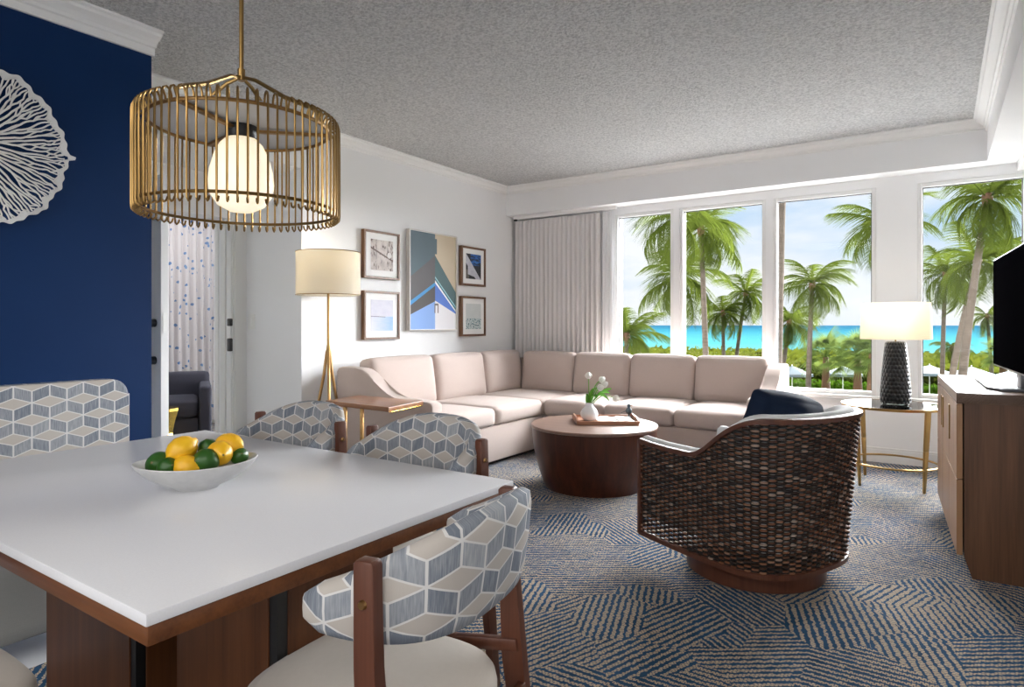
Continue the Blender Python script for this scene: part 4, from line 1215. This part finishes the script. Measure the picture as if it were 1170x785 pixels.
P(852, 336, 45, 840, .85, 'palm with a straight thin trunk at the right of the second window', seed=4, wind=.6, nf=20)
P(716, 385, 24, 714, .62, 'low bushy palm at the lower left of the first window', seed=5, wind=.2, nf=20, rad=.10, lowest=-40)
P(895, 120, 17, 886, 1.0, 'nearest palm, only its thick ringed trunk showing in the third window', seed=6, rad=.155, nf=14)
P(928, 326, 35, 924, .86, 'palm with one long frond reaching right in the third window', seed=7, wind=.5, nf=20)
P(902, 368, 40, 893, .80, 'shorter palm beside the thick near trunk', seed=8, wind=.4, nf=20)
P(1014, 258, 22, 1022, .72, 'palm mostly hidden behind the white pier, fronds entering the third window', seed=9, nf=18, wind=-.6)
P(1128, 228, 25, 1104, .95, 'tallest palm with a strongly leaning trunk in the fourth window', seed=10, wind=.2, nf=24, rad=.14)
P(1080, 314, 35, 1077, .88, 'palm with a slim upright trunk at the left of the fourth window', seed=11, wind=.4, nf=22, rad=.11)
P(1117, 300, 28, 1090, .85, 'palm leaning alongside the tallest one in the fourth window', seed=12, wind=.5, nf=18)
P(1020, 400, 55, 1018, .8, 'distant palm behind the table lamp', seed=13, nf=16)
P(1128, 362, 50, 1132, .65, 'small distant palm close to the television edge', seed=14, nf=16)
P(1088, 398, 48, 1089, .60, 'low distant palm between the leaning trunks', seed=15, nf=18)
# silver fan palms
def fan_mesh():
    b = NB()
    add_tube(b, [(0, 0, 0), (.5, 0, .12), (1., 0, .1)], .02, 4)
    for k in range(26):
        a = R(-125 + 250 * k / 25); d = Vector((cos(a), sin(a), -.12 * abs(sin(a)))); prev = None; sdv = Vector((-sin(a), cos(a), 0))
        for j in range(4):
            q = j / 3; p = Vector((1., 0, .1)) + d * .85 * q + Vector((0, 0, -.32 * q * q)); w = .035 * (1 - q * .9)
            A, B = b.verts.new(p + sdv * w), b.verts.new(p - sdv * w + Vector((0, 0, .01)))
            if prev: b.faces.new((prev[0], A, B, prev[1]))
            prev = (A, B)
    me = bpy.data.meshes.new('fan_leaf'); b.to_mesh(me); b.free(); me.materials.append(M['fan_green']); return me
FN = fan_mesh()
def fan_palm(px, py, d, size, label, seed):
    rnd = random.Random(seed); x, y, z = place(px, py, d)
    t = thing('fan_palm', label, 'palm tree', (x, y, GZ), 0, 'silvery fan palms by the hedge'); H_ = z - GZ
    b = NB(); add_tube(b, [(0, 0, 0), (0, 0, H_ * .6), (0, 0, H_)], [.20, .24, .14], 10); obj('trunk', b, 'husk', t)
    for k in range(26):
        o = bpy.data.objects.new('fan_leaf', FN); C.objects.link(o); o.parent = t; o.location = (0, 0, H_)
        o.rotation_euler = (rnd.uniform(-.3, .3), -R(80 - 120 * k / 26), k * 2.4); s = size * rnd.uniform(.8, 1.1); o.scale = (s, s, s)
fan_palm(943.5, 408, 36, .95, 'silvery fan palm with brown trunk in the middle of the third window', 1)
fan_palm(980, 410, 34, 1.0, 'silvery fan palm behind the table lamp shade', 2)
fan_palm(996, 404, 33, .8, 'silvery fan palm at the right edge of the third window', 3)
fan_palm(1146, 405, 40, .9, 'fan palm half hidden behind the television', 4)
def bushy(name, x0, x1, y0, y1, z0, z1, n, mat, label, cat, sz):
    rnd = random.Random(len(label)); b = NB(); add_box(b, x0, x1, y0, y1, z0, z1 - .25)
    for _ in range(n):
        p = Vector((rnd.uniform(x0, x1), rnd.uniform(y0 - .2, y1), 0)); top = rnd.random() < .55
        p.z = z1 - .3 + rnd.uniform(0, .45) if top else rnd.uniform(z0, z1)
        if not top: p.y = y0 - rnd.uniform(0, .25)
        r = sz * rnd.uniform(.6, 1.3); a = Vector((rnd.gauss(0, 1), rnd.gauss(0, 1), rnd.gauss(0, 1))).normalized(); c = a.cross(Vector((rnd.random(), rnd.random(), rnd.random() + .1))).normalized()
        b.faces.new([b.verts.new(p + a * r), b.verts.new(p + c * r * .5), b.verts.new(p - a * r), b.verts.new(p - c * r * .5)])
    return tag(obj(name, b, mat, None, False), label, cat, None, 'stuff')
bushy('hedge', -52, 12, 48, 50, GZ, -2.85, 9000, 'hedge_green', 'clipped green hedge behind the pool umbrellas', 'hedge', .22)
bushy('dune_scrub', -110, 30, 70, 112, GZ, -3.0, 9000, 'scrub', 'yellow-green dune scrub in front of the sea', 'scrub', .7)
bushy('shrub_mass', -46, -26, 37, 40, GZ, -3.1, 3000, 'scrub', 'light green shrubs at the foot of the first window view', 'shrubs', .25)
def umbrella(px, py, d, w, label, rz=0.):
    x, y, z = place(px, py, d)
    t = thing('beach_umbrella', label, 'umbrella', (x, y, GZ), rz, 'pale blue pool umbrellas'); H_ = z - GZ
    b = NB(); n = 8; r = w / 2
    top = [b.verts.new((r * cos(2 * PI * k / n), r * sin(2 * PI * k / n), H_ - .45)) for k in range(n)]
    low = [b.verts.new((r * cos(2 * PI * k / n), r * sin(2 * PI * k / n), H_ - .60)) for k in range(n)]
    ap = b.verts.new((0, 0, H_)); ap2 = b.verts.new((0, 0, H_ - .03))
    for k in range(n):
        b.faces.new((top[k], top[(k + 1) % n], ap)); b.faces.new((low[k], low[(k + 1) % n], top[(k + 1) % n], top[k]))
    obj('canopy', b, 'umbrella_cloth', t, False)
    b = NB(); add_tube(b, [(0, 0, 0), (0, 0, H_ + .08)], .03, 8); obj('pole', b, 'trim_white', t)
    b = NB(); add_lathe(b, [(0, 0), (.25, 0), (.25, .06), (.05, .10), (0, .1)], 16); obj('foot', b, 'trim_white', t)
umbrella(963, 418, 38, 2.1, 'umbrella in the middle of the third window')
umbrella(905, 418, 38, 2.3, 'umbrella showing above the sofa arm')
umbrella(1062, 417, 38, 2.3, 'umbrella at the left edge of the fourth window')
umbrella(1110, 419, 38, 2.5, 'umbrella behind the leaning palm trunks')
umbrella(1152, 424, 34, 2.3, 'umbrella next to the television foot')
def lounger(px, py, d, mat, label, rz=.3):
    x, y, z = place(px, py, d)
    t = thing('sun_lounger', label, 'lounger', (x, y, GZ), rz, 'sun loungers on the lawn')
    b = NB(); add_box(b, -.3, .3, -.9, .4, .30, .38, .02); obj('seat', b, mat, t)
    b = NB(); add_box(b, -.3, .3, .35, 1.0, .33, .41, .02, rot=Matrix.Rotation(R(45), 4, 'X'), piv=(0, .38, .35)); obj('backrest', b, mat, t)
    for sx in (-1, 1):
        for yy in (-.8, .3):
            b = NB(); add_bar(b, (sx * .26, yy, 0), (sx * .26, yy, .31), .04, .04, (1, 0, 0)); obj('leg', b, 'trim_white', t)
lounger(966, 443, 37, 'lounger_blue', 'blue sun lounger under the middle umbrella')
lounger(1068, 441, 37, 'lounger_red', 'red sun lounger seen beside the console edge')
lounger(1098, 440, 40, 'lounger_blue', 'blue sun lounger between the leaning palm trunks')

# ---------------------------------------------------------------- sky
w = bpy.data.worlds.new('sky'); bpy.context.scene.world = w; w.use_nodes = True; nt = w.node_tree
class WN(Mat):
    def __init__(s, nt): s.nt = nt
wn = WN(nt); x, y, z = wn.coord('Generated')
yy = y.abs().max(.15)
cx_ = x / yy; cz2 = z / yy
n1 = wn.noise(wn.vec(cx_ * 1.6 + .7, cz2 * 5.5 + .35, 0.), 1.5, 5, .55)
el = (z * 2.4).clamp()
base = wn.ramp(el, [(0, (.72, .82, .90)), (.35, (.48, .68, .90)), (1, (.30, .54, .86))])
cl = wn.ramp(n1, [(.34, (0, 0, 0)), (.56, (1, 1, 1))])
col = wn.mix(cl, base, (.93, .95, .98))
bgn = nt.nodes['Background']; nt.links.new(col.so, bgn.inputs[0]); bgn.inputs[1].default_value = .86

# ---------------------------------------------------------------- lights
def sun(name, vec, strength, angle, col=(1, 1, 1)):
    l = bpy.data.lights.new(name, 'SUN'); l.energy = strength; l.angle = R(angle); l.color = col
    o = bpy.data.objects.new(name, l); C.objects.link(o)
    o.rotation_euler = Vector(vec).normalized().to_track_quat('-Z', 'Y').to_euler(); return o
sun('sun_overhead', (.35, .75, -.80), 3.2, 1.5, (1, .95, .86))
sun('sky_glow_soft', (-.25, -1, -.42), 48.0, 75, (.97, .985, 1.))
def point(name, loc, e, rad, col): 
    l = bpy.data.lights.new(name, 'POINT'); l.energy = e; l.shadow_soft_size = rad; l.color = col
    o = bpy.data.objects.new(name, l); C.objects.link(o); o.location = loc; return o
def area(name, loc, sx, sy, e, rot, col):
    l = bpy.data.lights.new(name, 'AREA'); l.shape = 'RECTANGLE'; l.size = sx; l.size_y = sy; l.energy = e; l.color = col
    o = bpy.data.objects.new(name, l); C.objects.link(o); o.location = loc; o.rotation_euler = rot; return o
point('floor_lamp_light', (FL[0], FL[1], 1.705), 3.0, .03, (1, .88, .70))
point('table_lamp_light', (-.283, 5.594, 1.29), 2.6, .03, (1, .90, .76))
area('kitchen_fill', (.9, -1.3, CZ - .02), 1.6, 1.6, 38, (0, 0, 0), (1, .96, .90))  # unseen fill lamp behind the camera, added to brighten the room
area('dining_fill', (-1.6, -1.4, CZ - .02), 1.6, 1.2, 24, (0, 0, 0), (1, .96, .90))  # added fill for the dining side, out of view
area('rear_fill', (-.6, -3.05, 1.5), 4.2, 2.0, 48, (PI / 2, 0, 0), (.97, .98, 1))  # added fill panel on the windowless rear wall, gives flat frontal light
area('bedroom_fill', (-6.3, 3.6, 2.58), 1.4, 1.4, 18, (0, 0, 0), (1, .98, .96))  # added lamp that fills the bedroom with light; no fixture modelled

# ---------------------------------------------------------------- camera
cam = bpy.data.cameras.new('camera'); co = bpy.data.objects.new('camera', cam); C.objects.link(co)
cam.sensor_width = 36; cam.lens = 36 * 729 / 1170.; cam.shift_y = -(392.5 - 371) / 1170.
co.location = (0, 0, 1.2); co.rotation_euler = (PI / 2, 0, YW_); cam.clip_start = .02; cam.clip_end = 10000
sc = bpy.context.scene; sc.camera = co
sc.view_settings.view_transform = 'Standard'; sc.view_settings.look = 'None'; sc.view_settings.exposure = .32; sc.view_settings.gamma = 1.
sc.view_settings.use_curve_mapping = False
sc.cycles.max_bounces = 10; sc.cycles.diffuse_bounces = 6; sc.cycles.transparent_max_bounces = 12
sc.cycles.use_denoising = True
sc.cycles.sample_clamp_indirect = 6
